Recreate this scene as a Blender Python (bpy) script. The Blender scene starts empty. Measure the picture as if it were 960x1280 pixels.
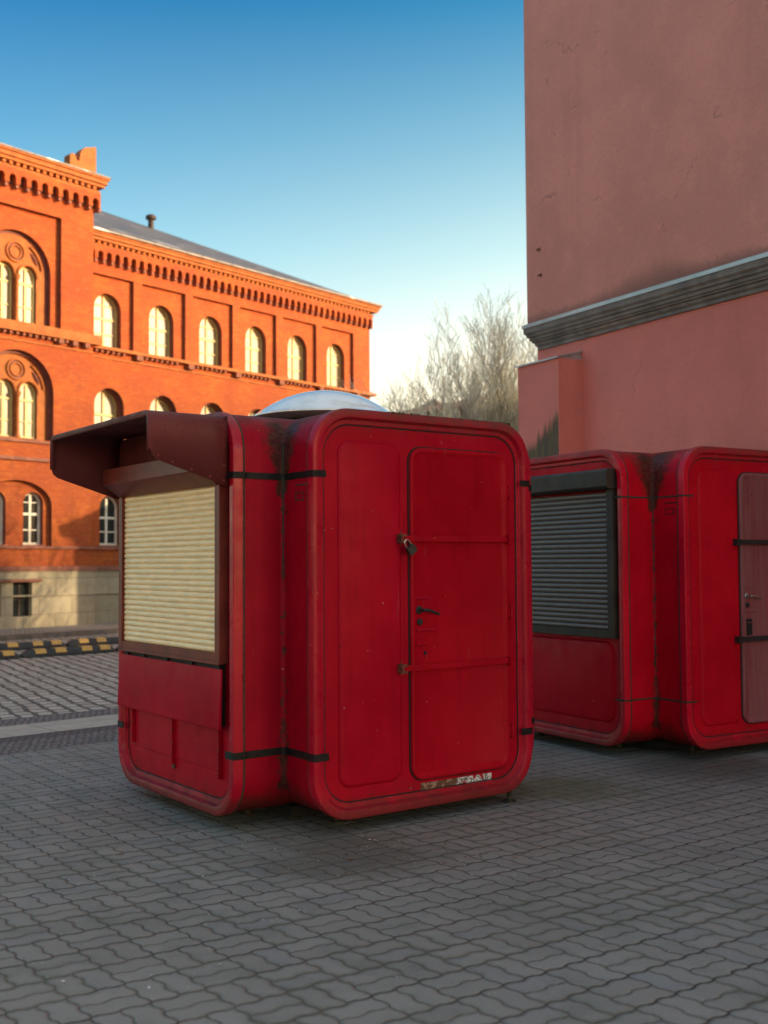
import bpy, bmesh, math, random
from math import sin, cos, pi, radians
from mathutils import Vector, Matrix
from mathutils.geometry import tessellate_polygon
random.seed(7)
sc = bpy.context.scene
COL = sc.collection

# ------------------------------------------------------------------ materials
class NT:
    def __init__(s, name):
        s.m = bpy.data.materials.new(name); s.m.use_nodes = True
        s.t = s.m.node_tree; s.t.nodes.clear()
        s.out = s.n('ShaderNodeOutputMaterial'); s.b = s.n('ShaderNodeBsdfPrincipled')
        s.l(s.b.outputs[0], s.out.inputs[0])
        s.tc = s.n('ShaderNodeTexCoord')
    def n(s, k, **kw):
        x = s.t.nodes.new(k)
        for a, v in kw.items(): setattr(x, a, v)
        return x
    def l(s, a, b): s.t.links.new(a, b)
    def set(s, sock, v):
        if hasattr(v, 'is_output') or isinstance(v, bpy.types.NodeSocket): s.l(v, sock)
        else: sock.default_value = v
    def m_(s, op, a, b=0.0, c=None, clamp=False):
        x = s.n('ShaderNodeMath', operation=op, use_clamp=clamp)
        s.set(x.inputs[0], a); s.set(x.inputs[1], b)
        if c is not None: s.set(x.inputs[2], c)
        return x.outputs[0]
    def mapr(s, v, a, b, c=0.0, d=1.0, smooth=True):
        x = s.n('ShaderNodeMapRange', interpolation_type='SMOOTHSTEP' if smooth else 'LINEAR')
        s.set(x.inputs[0], v)
        for i, q in enumerate((a, b, c, d)): x.inputs[i+1].default_value = q
        return x.outputs[0]
    def mapping(s, vec=None, scale=(1,1,1), rot=(0,0,0), loc=(0,0,0)):
        x = s.n('ShaderNodeMapping'); s.l(vec or s.tc.outputs['Object'], x.inputs[0])
        x.inputs['Scale'].default_value = scale; x.inputs['Rotation'].default_value = rot; x.inputs['Location'].default_value = loc
        return x.outputs[0]
    def noise(s, scale=5, detail=4, rough=.55, vec=None, dist=0.0):
        x = s.n('ShaderNodeTexNoise'); x.inputs['Scale'].default_value = scale; x.inputs['Detail'].default_value = detail
        x.inputs['Roughness'].default_value = rough; x.inputs['Distortion'].default_value = dist
        s.l(vec or s.tc.outputs['Object'], x.inputs['Vector'])
        return x.outputs['Fac']
    def mix(s, fac, a, b, mode='MIX'):
        x = s.n('ShaderNodeMix', data_type='RGBA', blend_type=mode)
        s.set(x.inputs[0], fac)
        s.set(x.inputs[6], a if not isinstance(a, tuple) else (*a, 1)[:4]); s.set(x.inputs[7], b if not isinstance(b, tuple) else (*b, 1)[:4])
        return x.outputs[2]
    def xyz(s, vec=None):
        x = s.n('ShaderNodeSeparateXYZ'); s.l(vec or s.tc.outputs['Object'], x.inputs[0]); return x.outputs
    def comb(s, x, y, z=0.0):
        c = s.n('ShaderNodeCombineXYZ'); s.set(c.inputs[0], x); s.set(c.inputs[1], y); s.set(c.inputs[2], z); return c.outputs[0]
    def bump(s, h, strength=.3, dist=.01, normal=None):
        x = s.n('ShaderNodeBump'); x.inputs['Strength'].default_value = strength; x.inputs['Distance'].default_value = dist
        s.l(h, x.inputs['Height'])
        if normal is not None: s.l(normal, x.inputs['Normal'])
        s.l(x.outputs[0], s.b.inputs['Normal']); return x.outputs[0]
    def fin(s, col, rough=.5, metal=0.0, spec=None):
        s.set(s.b.inputs['Base Color'], col if not isinstance(col, tuple) else (*col, 1)[:4])
        s.set(s.b.inputs['Roughness'], rough); s.b.inputs['Metallic'].default_value = metal
        if spec is not None: s.b.inputs['Specular IOR Level'].default_value = spec
        return s.m

def paint(name, base, dirt=(.03,.017,.010), rough=.42, streak=.35, chips=1.0, low=1.0, topdirt=1.0, faded=None, spec=.09, corner=0):
    N = NT(name)
    z = N.xyz()[2]
    n1 = N.noise(1.7, 5, .6)
    st = N.noise(1, 4, .6, vec=N.mapping(scale=(26, 26, 1.3)))
    c = N.mix(N.mapr(n1, .35, .7), base, tuple(min(1, b*1.25+.002) for b in base))
    if faded: c = N.mix(N.m_('MULTIPLY', N.mapr(st, .3, .65), .8), c, faded)
    c = N.mix(N.m_('MULTIPLY', N.mapr(st, .5, .78), streak), c, tuple(b*.45 for b in base))
    # road grime splashed on the lowest part, an uneven edge
    e = N.m_('ADD', z, N.m_('MULTIPLY', N.noise(5, 5, .65), .38))
    g = N.m_('MULTIPLY', N.mapr(e, .27, .47, 1, 0), .6*low)
    c = N.mix(g, c, dirt)
    # weathered grime on the top
    e2 = N.m_('ADD', z, N.m_('MULTIPLY', N.noise(7, 5, .7), .3))
    t = N.m_('MULTIPLY', N.mapr(e2, 2.52, 2.74), .75*topdirt)
    c = N.mix(t, c, (.07, .05, .04))
    # scratches and long drips
    sc1 = N.mapr(N.noise(1, 3, .5, vec=N.mapping(scale=(60, 60, 2.2), rot=(.25, .1, 0))), .70, .73)
    c = N.mix(N.m_('MULTIPLY', N.m_('MULTIPLY', sc1, N.mapr(N.noise(2.5, 2, .5, vec=N.mapping(loc=(4, 4, 4))), .5, .6)), .35), c, tuple(min(1, b*.4+.10) for b in base))
    sc2 = N.mapr(N.noise(1, 3, .6, vec=N.mapping(scale=(45, 45, .9), loc=(2, 5, 0))), .66, .78)
    c = N.mix(N.m_('MULTIPLY', N.m_('MULTIPLY', sc2, N.mapr(z, 1.2, 2.4, .15, 1)), .55*min(1, topdirt+.5)), c, tuple(b*.30+.004 for b in base))
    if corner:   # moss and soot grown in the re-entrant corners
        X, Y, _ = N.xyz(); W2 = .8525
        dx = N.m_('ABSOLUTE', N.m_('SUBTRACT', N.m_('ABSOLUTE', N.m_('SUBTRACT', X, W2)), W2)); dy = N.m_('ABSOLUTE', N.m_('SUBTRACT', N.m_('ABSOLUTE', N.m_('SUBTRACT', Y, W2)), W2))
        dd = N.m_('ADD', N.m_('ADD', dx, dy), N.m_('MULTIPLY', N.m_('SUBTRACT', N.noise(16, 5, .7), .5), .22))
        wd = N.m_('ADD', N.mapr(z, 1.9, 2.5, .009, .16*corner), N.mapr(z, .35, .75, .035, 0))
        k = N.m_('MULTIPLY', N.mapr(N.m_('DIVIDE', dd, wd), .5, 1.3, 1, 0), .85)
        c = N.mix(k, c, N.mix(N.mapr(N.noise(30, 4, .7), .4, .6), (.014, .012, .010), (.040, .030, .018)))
    # chips
    ch = N.mapr(N.noise(38, 2, .5), .765, .785)
    c = N.mix(N.m_('MULTIPLY', ch, chips), c, (.35, .27, .25))
    ch2 = N.mapr(N.noise(23, 3, .6, vec=N.mapping(loc=(7, 3, 1))), .73, .76)
    c = N.mix(N.m_('MULTIPLY', ch2, .7*chips), c, (.045, .012, .01))
    r = N.mapr(N.noise(6, 5, .6), .3, .7, rough-.08, rough+.14)
    r = N.m_('ADD', r, N.m_('MULTIPLY', N.m_('ADD', g, t), .3))
    h = N.m_('ADD', N.noise(90, 3, .6), N.m_('MULTIPLY', N.noise(2.2, 2, .5), 9))
    N.bump(h, .16, .004)
    return N.fin(c, r, spec=spec)

def simple(name, base, rough=.5, metal=0.0, var=.25, scale=8, bump=.15, spec=None):
    N = NT(name); n = N.noise(scale, 5, .6)
    c = N.mix(N.mapr(n, .3, .7), tuple(b*(1-var) for b in base), tuple(min(1, b*(1+var)) for b in base))
    N.bump(N.noise(scale*9, 3, .6), bump, .004)
    return N.fin(c, rough, metal, spec)

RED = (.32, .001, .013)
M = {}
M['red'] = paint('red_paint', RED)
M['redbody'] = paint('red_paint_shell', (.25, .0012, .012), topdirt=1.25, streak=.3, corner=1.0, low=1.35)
M['redrim'] = paint('red_paint_rim', (.33, .0015, .017), spec=.26, rough=.3, low=1.1)
M['reddoor'] = paint('red_paint_door', (.31, .001, .010), chips=.6, streak=.3, low=.25, topdirt=0)
M['redflap'] = paint('red_paint_flap', (.31, .0015, .016), chips=.5, low=0, topdirt=0, streak=.15)
M['redbright'] = paint('red_paint_second', (.43, .0015, .012), chips=.6, streak=.2)
M['redbright_body'] = paint('red_paint_second_shell', (.43, .0015, .012), topdirt=1.2, streak=.25, corner=1.4, low=1.35)
M['redbright_rim'] = paint('red_paint_second_rim', (.48, .002, .018), chips=.6, spec=.26, rough=.3)
M['pinkdoor'] = paint('faded_door_paint', (.22, .05, .06), faded=(.26, .11, .115), chips=1.0, low=.2, topdirt=0, rough=.55)
M['brown'] = paint('brown_enamel', (.115, .028, .030), chips=.25, low=0, topdirt=.5, streak=.2, rough=.38)
M['browndark'] = simple('brown_frame', (.16, .03, .02), .45, 0, .2, 6, .08, .25)
M['black'] = simple('black_rubber', (.012, .012, .013), .55)
M['gap'] = simple('dark_gap', (.006, .004, .004), .8)
M['tape'] = simple('sealing_tape', (.008, .009, .010), .5, 0, .5, 30, .4, .2)
M['rust'] = simple('rusty_sheet', (.12, .035, .018), .7, 0, .6, 40, .5)
M['steel'] = simple('steel', (.45, .43, .40), .3, 1.0, .2, 20, .1)
M['lockblack'] = simple('lock_body', (.03, .04, .042), .35, .4, .2, 30, .1)
M['grime'] = simple('seam_grime', (.03, .028, .018), .85, 0, .6, 40, .6)
M['concrete'] = simple('concrete', (.2, .19, .17), .9, 0, .3, 14, .5)
M['moss'] = simple('moss', (.05, .06, .02), 1, 0, .5, 60, .6)

def slat_mat(name, base, dark=.5):
    N = NT(name); z = N.xyz()[2]
    st = N.noise(1, 4, .6, vec=N.mapping(scale=(6, 6, 30)))
    c = N.mix(N.mapr(st, .35, .7), base, tuple(b*.86 for b in base))
    c = N.mix(N.m_('MULTIPLY', N.mapr(N.noise(14, 6, .7), .6, .75), .35), c, tuple(b*.5 for b in base))
    return N.fin(c, .42)
M['cream'] = slat_mat('cream_slats', (.95, .75, .44))
M['greyslat'] = slat_mat('dark_grey_slats', (.18, .135, .11))
M['anthracite'] = simple('anthracite_box', (.055, .040, .032), .5, 0, .25, 6, .1, .2)

def sticker_mat():
    N = NT('torn_sticker'); n = N.noise(40, 4, .7, vec=N.mapping(scale=(1, 1, 1.5)), dist=1.5)
    c = N.mix(N.mapr(n, .5, .53), (.7, .7, .68), (.04, .04, .045))
    c = N.mix(N.mapr(N.noise(16, 3, .6), .56, .6), c, (.35, .01, .02))
    x = N.xyz()[0]
    k = N.mapr(N.m_('ADD', x, N.m_('MULTIPLY', N.noise(20, 4, .7), .2)), 1.16, 1.2)
    c = N.mix(k, N.mix(N.mapr(N.noise(22, 4, .7), .48, .55), (.10, .045, .02), (.33, .2, .15)), c)
    return N.fin(c, .6)
M['sticker'] = sticker_mat()

def dome_mat():
    N = NT('dome_plastic')
    c = N.mix(N.mapr(N.noise(6, 5, .6), .4, .75), (.80, .84, .86), (.55, .6, .58))
    N.fin(c, .12); N.b.inputs['Coat Weight'].default_value = .5; N.b.inputs['Coat Roughness'].default_value = .05
    return N.m
M['dome'] = dome_mat()

def pavers():
    N = NT('wavy_pavers'); P = .225; A = .0072
    ang = radians(-37)   # cells follow the kiosks
    base = N.mapping(rot=(0, 0, ang))
    wn = N.n('ShaderNodeTexNoise'); wn.inputs['Scale'].default_value = 2.2; wn.inputs['Detail'].default_value = 3; N.l(base, wn.inputs['Vector'])
    off = N.n('ShaderNodeVectorMath', operation='SCALE'); N.l(wn.outputs['Color'], off.inputs[0]); off.inputs[3].default_value = .02
    ad = N.n('ShaderNodeVectorMath', operation='ADD'); N.l(base, ad.inputs[0]); N.l(off.outputs[0], ad.inputs[1])
    X, Y, _ = N.xyz(ad.outputs[0])
    w = -4*pi/P
    def wave(v):  # softened zig-zag
        s1 = N.m_('SINE', N.m_('MULTIPLY', v, w)); s3 = N.m_('SINE', N.m_('MULTIPLY', v, 3*w))
        return N.m_('MULTIPLY', N.m_('ADD', s1, N.m_('MULTIPLY', s3, .12)), A)
    U = N.m_('DIVIDE', N.m_('ADD', X, wave(Y)), P); V = N.m_('DIVIDE', N.m_('ADD', Y, wave(X)), P)
    fu = N.m_('FRACT', U); fv = N.m_('FRACT', V); iu = N.m_('FLOOR', U); iv = N.m_('FLOOR', V)
    def edge(f): return N.m_('MINIMUM', f, N.m_('SUBTRACT', 1.0, f))
    du = edge(fu); dv = edge(fv)
    par = N.m_('FLOORED_MODULO', N.m_('ADD', iu, iv), 2.0)
    mid_u = N.m_('ABSOLUTE', N.m_('SUBTRACT', fu, .5)); mid_v = N.m_('ABSOLUTE', N.m_('SUBTRACT', fv, .5))
    mid = N.m_('ADD', N.m_('MULTIPLY', mid_u, par), N.m_('MULTIPLY', mid_v, N.m_('SUBTRACT', 1.0, par)))
    d = N.m_('MINIMUM', N.m_('MINIMUM', N.m_('ADD', du, .006), N.m_('SUBTRACT', dv, .006)), N.m_('ADD', mid, .008))
    d = N.m_('ADD', d, N.m_('MULTIPLY', N.m_('SUBTRACT', N.noise(45, 4, .7), .5), .035))
    half = N.m_('ADD', N.m_('MULTIPLY', N.m_('GREATER_THAN', fu, .5), par), N.m_('MULTIPLY', N.m_('GREATER_THAN', fv, .5), N.m_('SUBTRACT', 1.0, par)))
    idv = N.comb(iu, iv, half)
    wh = N.n('ShaderNodeTexWhiteNoise', noise_dimensions='3D'); N.l(idv, wh.inputs[0])
    big = N.noise(.55, 5, .6); med = N.noise(3.5, 6, .65); fine = N.noise(150, 3, .7)
    c = N.mix(wh.outputs['Value'], (.195, .186, .166), (.245, .235, .212))
    c = N.mix(N.mapr(wh.outputs['Value'], .86, .9, 0, .5), c, (.15, .155, .165))
    c = N.mix(N.mapr(big, .35, .7), c, N.mix(.5, c, (.10, .096, .078)))
    c = N.mix(N.m_('MULTIPLY', N.mapr(med, .45, .75), .55), c, (.085, .082, .075))
    c = N.mix(N.m_('MULTIPLY', N.mapr(fine, .42, .68), .6), c, (.33, .32, .29))
    dirtp = N.mapr(N.noise(1.3, 6, .7, vec=N.mapping(loc=(3, 9, 0))), .42, .66)   # joints filled and smeared in patches
    lo = N.mapr(d, .010, .034, 1, 0)
    j = N.m_('MULTIPLY', lo, N.m_('SUBTRACT', 1.0, N.m_('MULTIPLY', dirtp, .4)))
    c = N.mix(N.m_('MULTIPLY', j, .95), c, (.022, .020, .015))
    c = N.mix(N.m_('MULTIPLY', N.m_('MULTIPLY', dirtp, N.mapr(d, .02, .16, 1, 0)), .5), c, (.075, .078, .045))
    # greenish film beside the kiosk, dusty stain in front of it
    Xw, Yw, _ = N.xyz()
    def blob(cx, cy, r0, r1):
        dx = N.m_('SUBTRACT', Xw, cx); dy = N.m_('MULTIPLY', N.m_('SUBTRACT', Yw, cy), 1.2)
        rr_ = N.m_('SQRT', N.m_('ADD', N.m_('MULTIPLY', dx, dx), N.m_('MULTIPLY', dy, dy)))
        return N.mapr(N.m_('ADD', rr_, N.m_('MULTIPLY', N.m_('SUBTRACT', N.noise(2.2, 6, .7), .5), 1.1)), r0, r1, 1, 0)
    c = N.mix(N.m_('MULTIPLY', blob(1.25, 7.9, .2, .75), .7), c, (.105, .10, .045))
    c = N.mix(N.m_('MULTIPLY', blob(-.25, 6.15, .25, .8), .65), c, (.075, .068, .05))
    c = N.mix(N.m_('MULTIPLY', blob(2.5, 8.6, .3, .9), .7), c, (.06, .055, .04))
    c = N.mix(N.m_('MULTIPLY', N.mapr(N.noise(.9, 5, .7, vec=N.mapping(loc=(11, 2, 0))), .55, .7), .5), c, (.23, .215, .19))
    # pale specks
    sp = N.mapr(N.noise(75, 1, .5), .80, .82); c = N.mix(N.m_('MULTIPLY', sp, .6), c, (.45, .44, .42))
    h = N.m_('ADD', N.mapr(d, .0, .07), N.m_('ADD', N.m_('MULTIPLY', fine, .10), N.m_('MULTIPLY', med, .35)))
    h = N.m_('ADD', h, N.m_('MULTIPLY', wh.outputs['Value'], .25))
    N.bump(h, .8, .009)
    return N.fin(c, N.mapr(med, .3, .7, .62, .85), spec=.4)
M['pavers'] = pavers()

def stones(name, ca, cb, joint, w, h, ang, dist=.03, ns=6, jw=.012, bd=.012, offset=.5):
    N = NT(name); base = N.mapping(rot=(0, 0, -ang))
    wn = N.n('ShaderNodeTexNoise'); wn.inputs['Scale'].default_value = ns; wn.inputs['Detail'].default_value = 2; N.l(base, wn.inputs['Vector'])
    off = N.n('ShaderNodeVectorMath', operation='SCALE'); N.l(wn.outputs['Color'], off.inputs[0]); off.inputs[3].default_value = dist
    ad = N.n('ShaderNodeVectorMath', operation='ADD'); N.l(base, ad.inputs[0]); N.l(off.outputs[0], ad.inputs[1])
    b = N.n('ShaderNodeTexBrick'); b.offset = offset; N.l(ad.outputs[0], b.inputs['Vector'])
    b.inputs['Scale'].default_value = 1; b.inputs['Brick Width'].default_value = w; b.inputs['Row Height'].default_value = h
    b.inputs['Mortar Size'].default_value = jw; b.inputs['Mortar Smooth'].default_value = .4; b.inputs['Bias'].default_value = 0
    b.inputs['Color1'].default_value = (*ca, 1); b.inputs['Color2'].default_value = (*cb, 1); b.inputs['Mortar'].default_value = (*joint, 1)
    c = N.mix(N.m_('MULTIPLY', N.mapr(N.noise(5, 5, .65), .4, .7), .4), b.outputs['Color'], tuple(q*.6 for q in ca))
    c = N.mix(N.m_('MULTIPLY', N.mapr(N.noise(60, 3, .7), .45, .75), .3), c, tuple(min(1, q*1.5) for q in cb))
    h_ = N.m_('ADD', N.m_('SUBTRACT', 1.0, b.outputs['Fac']), N.m_('MULTIPLY', N.noise(14, 4, .6), .5))
    N.bump(h_, 1.0, bd)
    return N.fin(c, .75)
M['setts'] = stones('granite_setts', (.33, .285, .235), (.50, .44, .36), (.03, .026, .022), .27, .2, radians(-61), .13, 3.2, .032, .03)
M['mosaic'] = stones('small_mosaic_setts', (.15, .14, .135), (.27, .25, .24), (.05, .045, .04), .075, .065, radians(43), .07, 9, .018, .014)
M['mosaicdark'] = stones('dark_mosaic_setts', (.105, .085, .085), (.17, .14, .14), (.04, .035, .035), .075, .065, radians(43), .07, 9, .018, .014)
M['slabs'] = stones('granite_slabs', (.34, .295, .25), (.42, .365, .30), (.12, .1, .09), 1.0, .69, radians(43), .01, 3, .008, .004, offset=0)
M['asphalt'] = simple('asphalt', (.06, .058, .055), .9, 0, .2, 3, .5)
M['sidewalk'] = stones('sidewalk_setts', (.27, .23, .19), (.36, .3, .25), (.08, .07, .06), .12, .1, radians(50.5), .03, 8, .01, .01)

def brick(name, a, b_, mort, dark=.0):
    N = NT(name); x, y, z = N.xyz(); v = N.comb(N.m_('ADD', x, y), z)
    b = N.n('ShaderNodeTexBrick'); N.l(v, b.inputs['Vector']); b.inputs['Scale'].default_value = 1
    b.inputs['Brick Width'].default_value = .22; b.inputs['Row Height'].default_value = .068; b.inputs['Mortar Size'].default_value = .006
    b.inputs['Mortar Smooth'].default_value = .3
    b.inputs['Color1'].default_value = (*a, 1); b.inputs['Color2'].default_value = (*b_, 1); b.inputs['Mortar'].default_value = (*mort, 1)
    n = N.noise(.9, 5, .65); c = N.mix(N.mapr(n, .35, .65, 0, .75), b.outputs['Color'], (.30, .05, .010))
    c = N.mix(N.mapr(N.noise(1, 5, .7, vec=N.mapping(scale=(2.2, 2.2, .35))), .5, .75, 0, .45), c, (.24, .05, .02))
    c = N.mix(N.mapr(N.noise(1, 4, .75, vec=N.mapping(scale=(5, 5, 16))), .48, .7, 0, .6), c, (.20, .045, .02))
    c = N.mix(N.mapr(N.noise(1, 4, .75, vec=N.mapping(scale=(6, 6, 18), loc=(3, 3, 3))), .52, .72, 0, .5), c, (.58, .19, .05))
    N.bump(N.m_('SUBTRACT', N.m_('MULTIPLY', N.noise(30, 3, .6), .4), b.outputs['Fac']), .5, .006)
    return N.fin(c, .85)
M['brick'] = brick('orange_brick', (.34, .062, .007), (.46, .108, .010), (.36, .10, .02))
M['terra'] = simple('terracotta_trim', (.37, .115, .025), .8, 0, .2, 5, .3)
M['terradark'] = simple('dark_terracotta_course', (.26, .10, .065), .85, 0, .25, 5, .3)
M['reveal'] = simple('shaded_maroon_reveal', (.17, .05, .035), .7, 0, .2, 6, .2)  # brick darkened to maroon so that the recesses look shaded
M['niche'] = simple('dark_niche', (.07, .03, .022), .9)  # darker brown backing inside the small corbel arches
M['plinth'] = stones('plinth_stone', (.34, .29, .19), (.42, .36, .25), (.16, .14, .11), .9, .42, 0, .0, 3, .006, .004)
M['winframe'] = simple('cream_window_paint', (.56, .44, .16), .5, 0, .1, 6, .05)
M['winwhite'] = simple('white_window_paint', (.72, .68, .58), .5, 0, .1, 6, .05)
def pane_mat(name, base, rough=.15):
    N = NT(name); oi = N.n('ShaderNodeObjectInfo')
    x, y, z = N.xyz(); fold = N.noise(1, 3, .6, vec=N.mapping(scale=(14, 14, .5)))
    base_ = N.mix(N.mapr(N.m_('ADD', oi.outputs['Random'], N.m_('MULTIPLY', fold, .5)), .3, 1.3), base, tuple(q*.45 for q in base))
    c = N.mix(0.0, (0, 0, 0), (0, 0, 0)); c = N.mix(N.m_('MULTIPLY', N.mapr(N.noise(1.5, 3, .6), .4, .6), .4), base_, tuple(q*.6 for q in base))
    N.fin(c, rough); N.b.inputs['Specular IOR Level'].default_value = .6; return N.m
M['paneblind'] = pane_mat('pane_with_blind', (.30, .25, .155), .4)
M['panedark'] = pane_mat('dark_pane', (.035, .045, .045), .08)
def roof_mat():
    N = NT('seamed_sheet_roof'); x, y, z = N.xyz()
    s = N.m_('FRACT', N.m_('DIVIDE', x, .55)); seam = N.mapr(s, .0, .08, 1, 0)
    c = N.mix(N.mapr(N.noise(1.5, 5, .6), .35, .7), (.075, .075, .082), (.13, .12, .115))
    c = N.mix(N.m_('MULTIPLY', seam, .6), c, (.035, .035, .04))
    fr = N.mapr(N.noise(1.1, 4, .6, vec=N.mapping(scale=(.5, 2.2, 2.2))), .62, .66)
    c = N.mix(N.m_('MULTIPLY', fr, .7), c, (.6, .6, .6))
    N.bump(seam, .5, .03); return N.fin(c, .5, .2)
M['roof'] = roof_mat()

def stucco(name, base, stains):
    N = NT(name); x, y, z = N.xyz()
    n1 = N.noise(.5, 5, .6); n2 = N.noise(3, 6, .65)
    c = N.mix(N.mapr(n1, .35, .65), base, tuple(q*.84 for q in base))
    c = N.mix(N.mapr(n2, .45, .75, 0, .3), c, tuple(q*1.18 for q in base))
    st = N.noise(1, 5, .6, vec=N.mapping(scale=(5, 5, .25)))
    c = N.mix(N.mapr(st, .52, .8, 0, .22), c, tuple(q*.6 for q in base))
    c = N.mix(N.mapr(N.noise(22, 5, .75), .52, .75, 0, .45), c, tuple(q*.62 for q in base))
    c = N.mix(N.mapr(N.noise(45, 4, .8), .5, .72, 0, .35), c, tuple(min(1, q*1.3) for q in base))
    cr = N.n('ShaderNodeTexVoronoi', feature='DISTANCE_TO_EDGE'); cr.inputs['Scale'].default_value = .38
    wv = N.n('ShaderNodeVectorMath', operation='ADD'); N.l(N.tc.outputs['Object'], wv.inputs[0]); nn = N.n('ShaderNodeTexNoise'); nn.inputs['Scale'].default_value = 2.5; nn.inputs['Detail'].default_value = 6; N.l(N.tc.outputs['Object'], nn.inputs['Vector']); sc_ = N.n('ShaderNodeVectorMath', operation='SCALE'); N.l(nn.outputs['Color'], sc_.inputs[0]); sc_.inputs[3].default_value = .5; N.l(sc_.outputs[0], wv.inputs[1]); N.l(wv.outputs[0], cr.inputs['Vector'])
    c = N.mix(N.m_('MULTIPLY', N.mapr(cr.outputs['Distance'], .001, .0035, 1, 0), N.mapr(n2, .5, .62, 0, .5)), c, tuple(q*.3 for q in base))
    if stains == 'upper':   # soot sprayed up from the ledge, strongest in one patch
        hgt = N.m_('SUBTRACT', z, 4.66)
        px = N.m_('DIVIDE', N.m_('SUBTRACT', x, 2.35), .62)
        amp = N.m_('ADD', N.m_('MULTIPLY', N.m_('EXPONENT', N.m_('MULTIPLY', N.m_('MULTIPLY', px, px), -1)), .19), N.mapr(N.noise(1.3, 4, .7, vec=N.mapping(scale=(1, 1, 0))), .35, .75, .02, .10))
        e = N.m_('DIVIDE', hgt, N.m_('ADD', amp, N.m_('MULTIPLY', N.noise(12, 5, .7), .2)))
        c = N.mix(N.mapr(e, .1, 1.2, .6, 0), c, (.05, .035, .025))
    if stains == 'pier':    # algae on the lower outer corner
        e = N.m_('ADD', z, N.m_('MULTIPLY', N.noise(1, 5, .7, vec=N.mapping(scale=(14, 14, 1.2))), .6))
        e = N.m_('ADD', e, N.m_('MULTIPLY', N.m_('SUBTRACT', x, 3.75), .62))
        k = N.m_('MULTIPLY', N.mapr(e, 3.62, 3.78, 1, 0), N.mapr(x, 3.757, 3.775))
        s2 = N.noise(1, 5, .7, vec=N.mapping(scale=(40, 40, 2.5)))
        c = N.mix(N.m_('MULTIPLY', k, .92), c, N.mix(N.mapr(s2, .4, .68), (.045, .06, .04), (.13, .11, .045)))
    N.bump(N.m_('ADD', N.noise(160, 3, .7), N.m_('MULTIPLY', N.noise(18, 4, .6), 1.5)), .55, .006)
    return N.fin(c, .9)
M['stucco_up'] = stucco('terracotta_stucco_upper', (.66, .26, .205), 'upper')
M['stucco_low'] = stucco('terracotta_stucco_lower', (.65, .195, .16), None)
M['stucco_pier'] = stucco('terracotta_stucco_pier', (.65, .195, .16), 'pier')
M['ledge'] = simple('sooty_ledge_stone', (.17, .145, .13), .85, 0, .3, 5, .6)
M['zinc'] = simple('zinc_flashing', (.42, .44, .47), .45, .5, .15, 4, .1)
M['bark'] = simple('pale_bark', (.30, .27, .19), .9, 0, .35, 12, .5)
M['twig'] = simple('pale_twigs', (.62, .60, .47), .9, 0, .3, 3, .2)
M['shrub'] = simple('brown_twigs', (.12, .085, .05), .95, 0, .5, 1.5, .2)
M['shrubgold'] = simple('golden_leaves', (.22, .15, .05), .9, 0, .4, 2, .2)
M['outwall'] = simple('old_brown_wall', (.10, .075, .06), .9, 0, .35, 1.2, .5)
M['plaster'] = simple('beige_plaster', (.42, .36, .28), .9, 0, .15, 1, .3)
M['tile'] = simple('brown_tiles', (.075, .055, .045), .85, 0, .3, 4, .5)
M['orange'] = simple('orange_brick_chimney', (.5, .17, .05), .85, 0, .2, 9, .3)
M['yellow'] = simple('yellow_reflector', (.60, .34, .07), .5, 0, .15, 12, .1)
M['rubber'] = simple('grey_rubber', (.03, .03, .03), .7, 0, .3, 8, .2)
M['litter'] = simple('litter_bits', (.55, .54, .5), .8, 0, .3, 20, .1)
M['leaf'] = simple('dead_leaf', (.13, .07, .03), .85, 0, .4, 30, .2)

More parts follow.
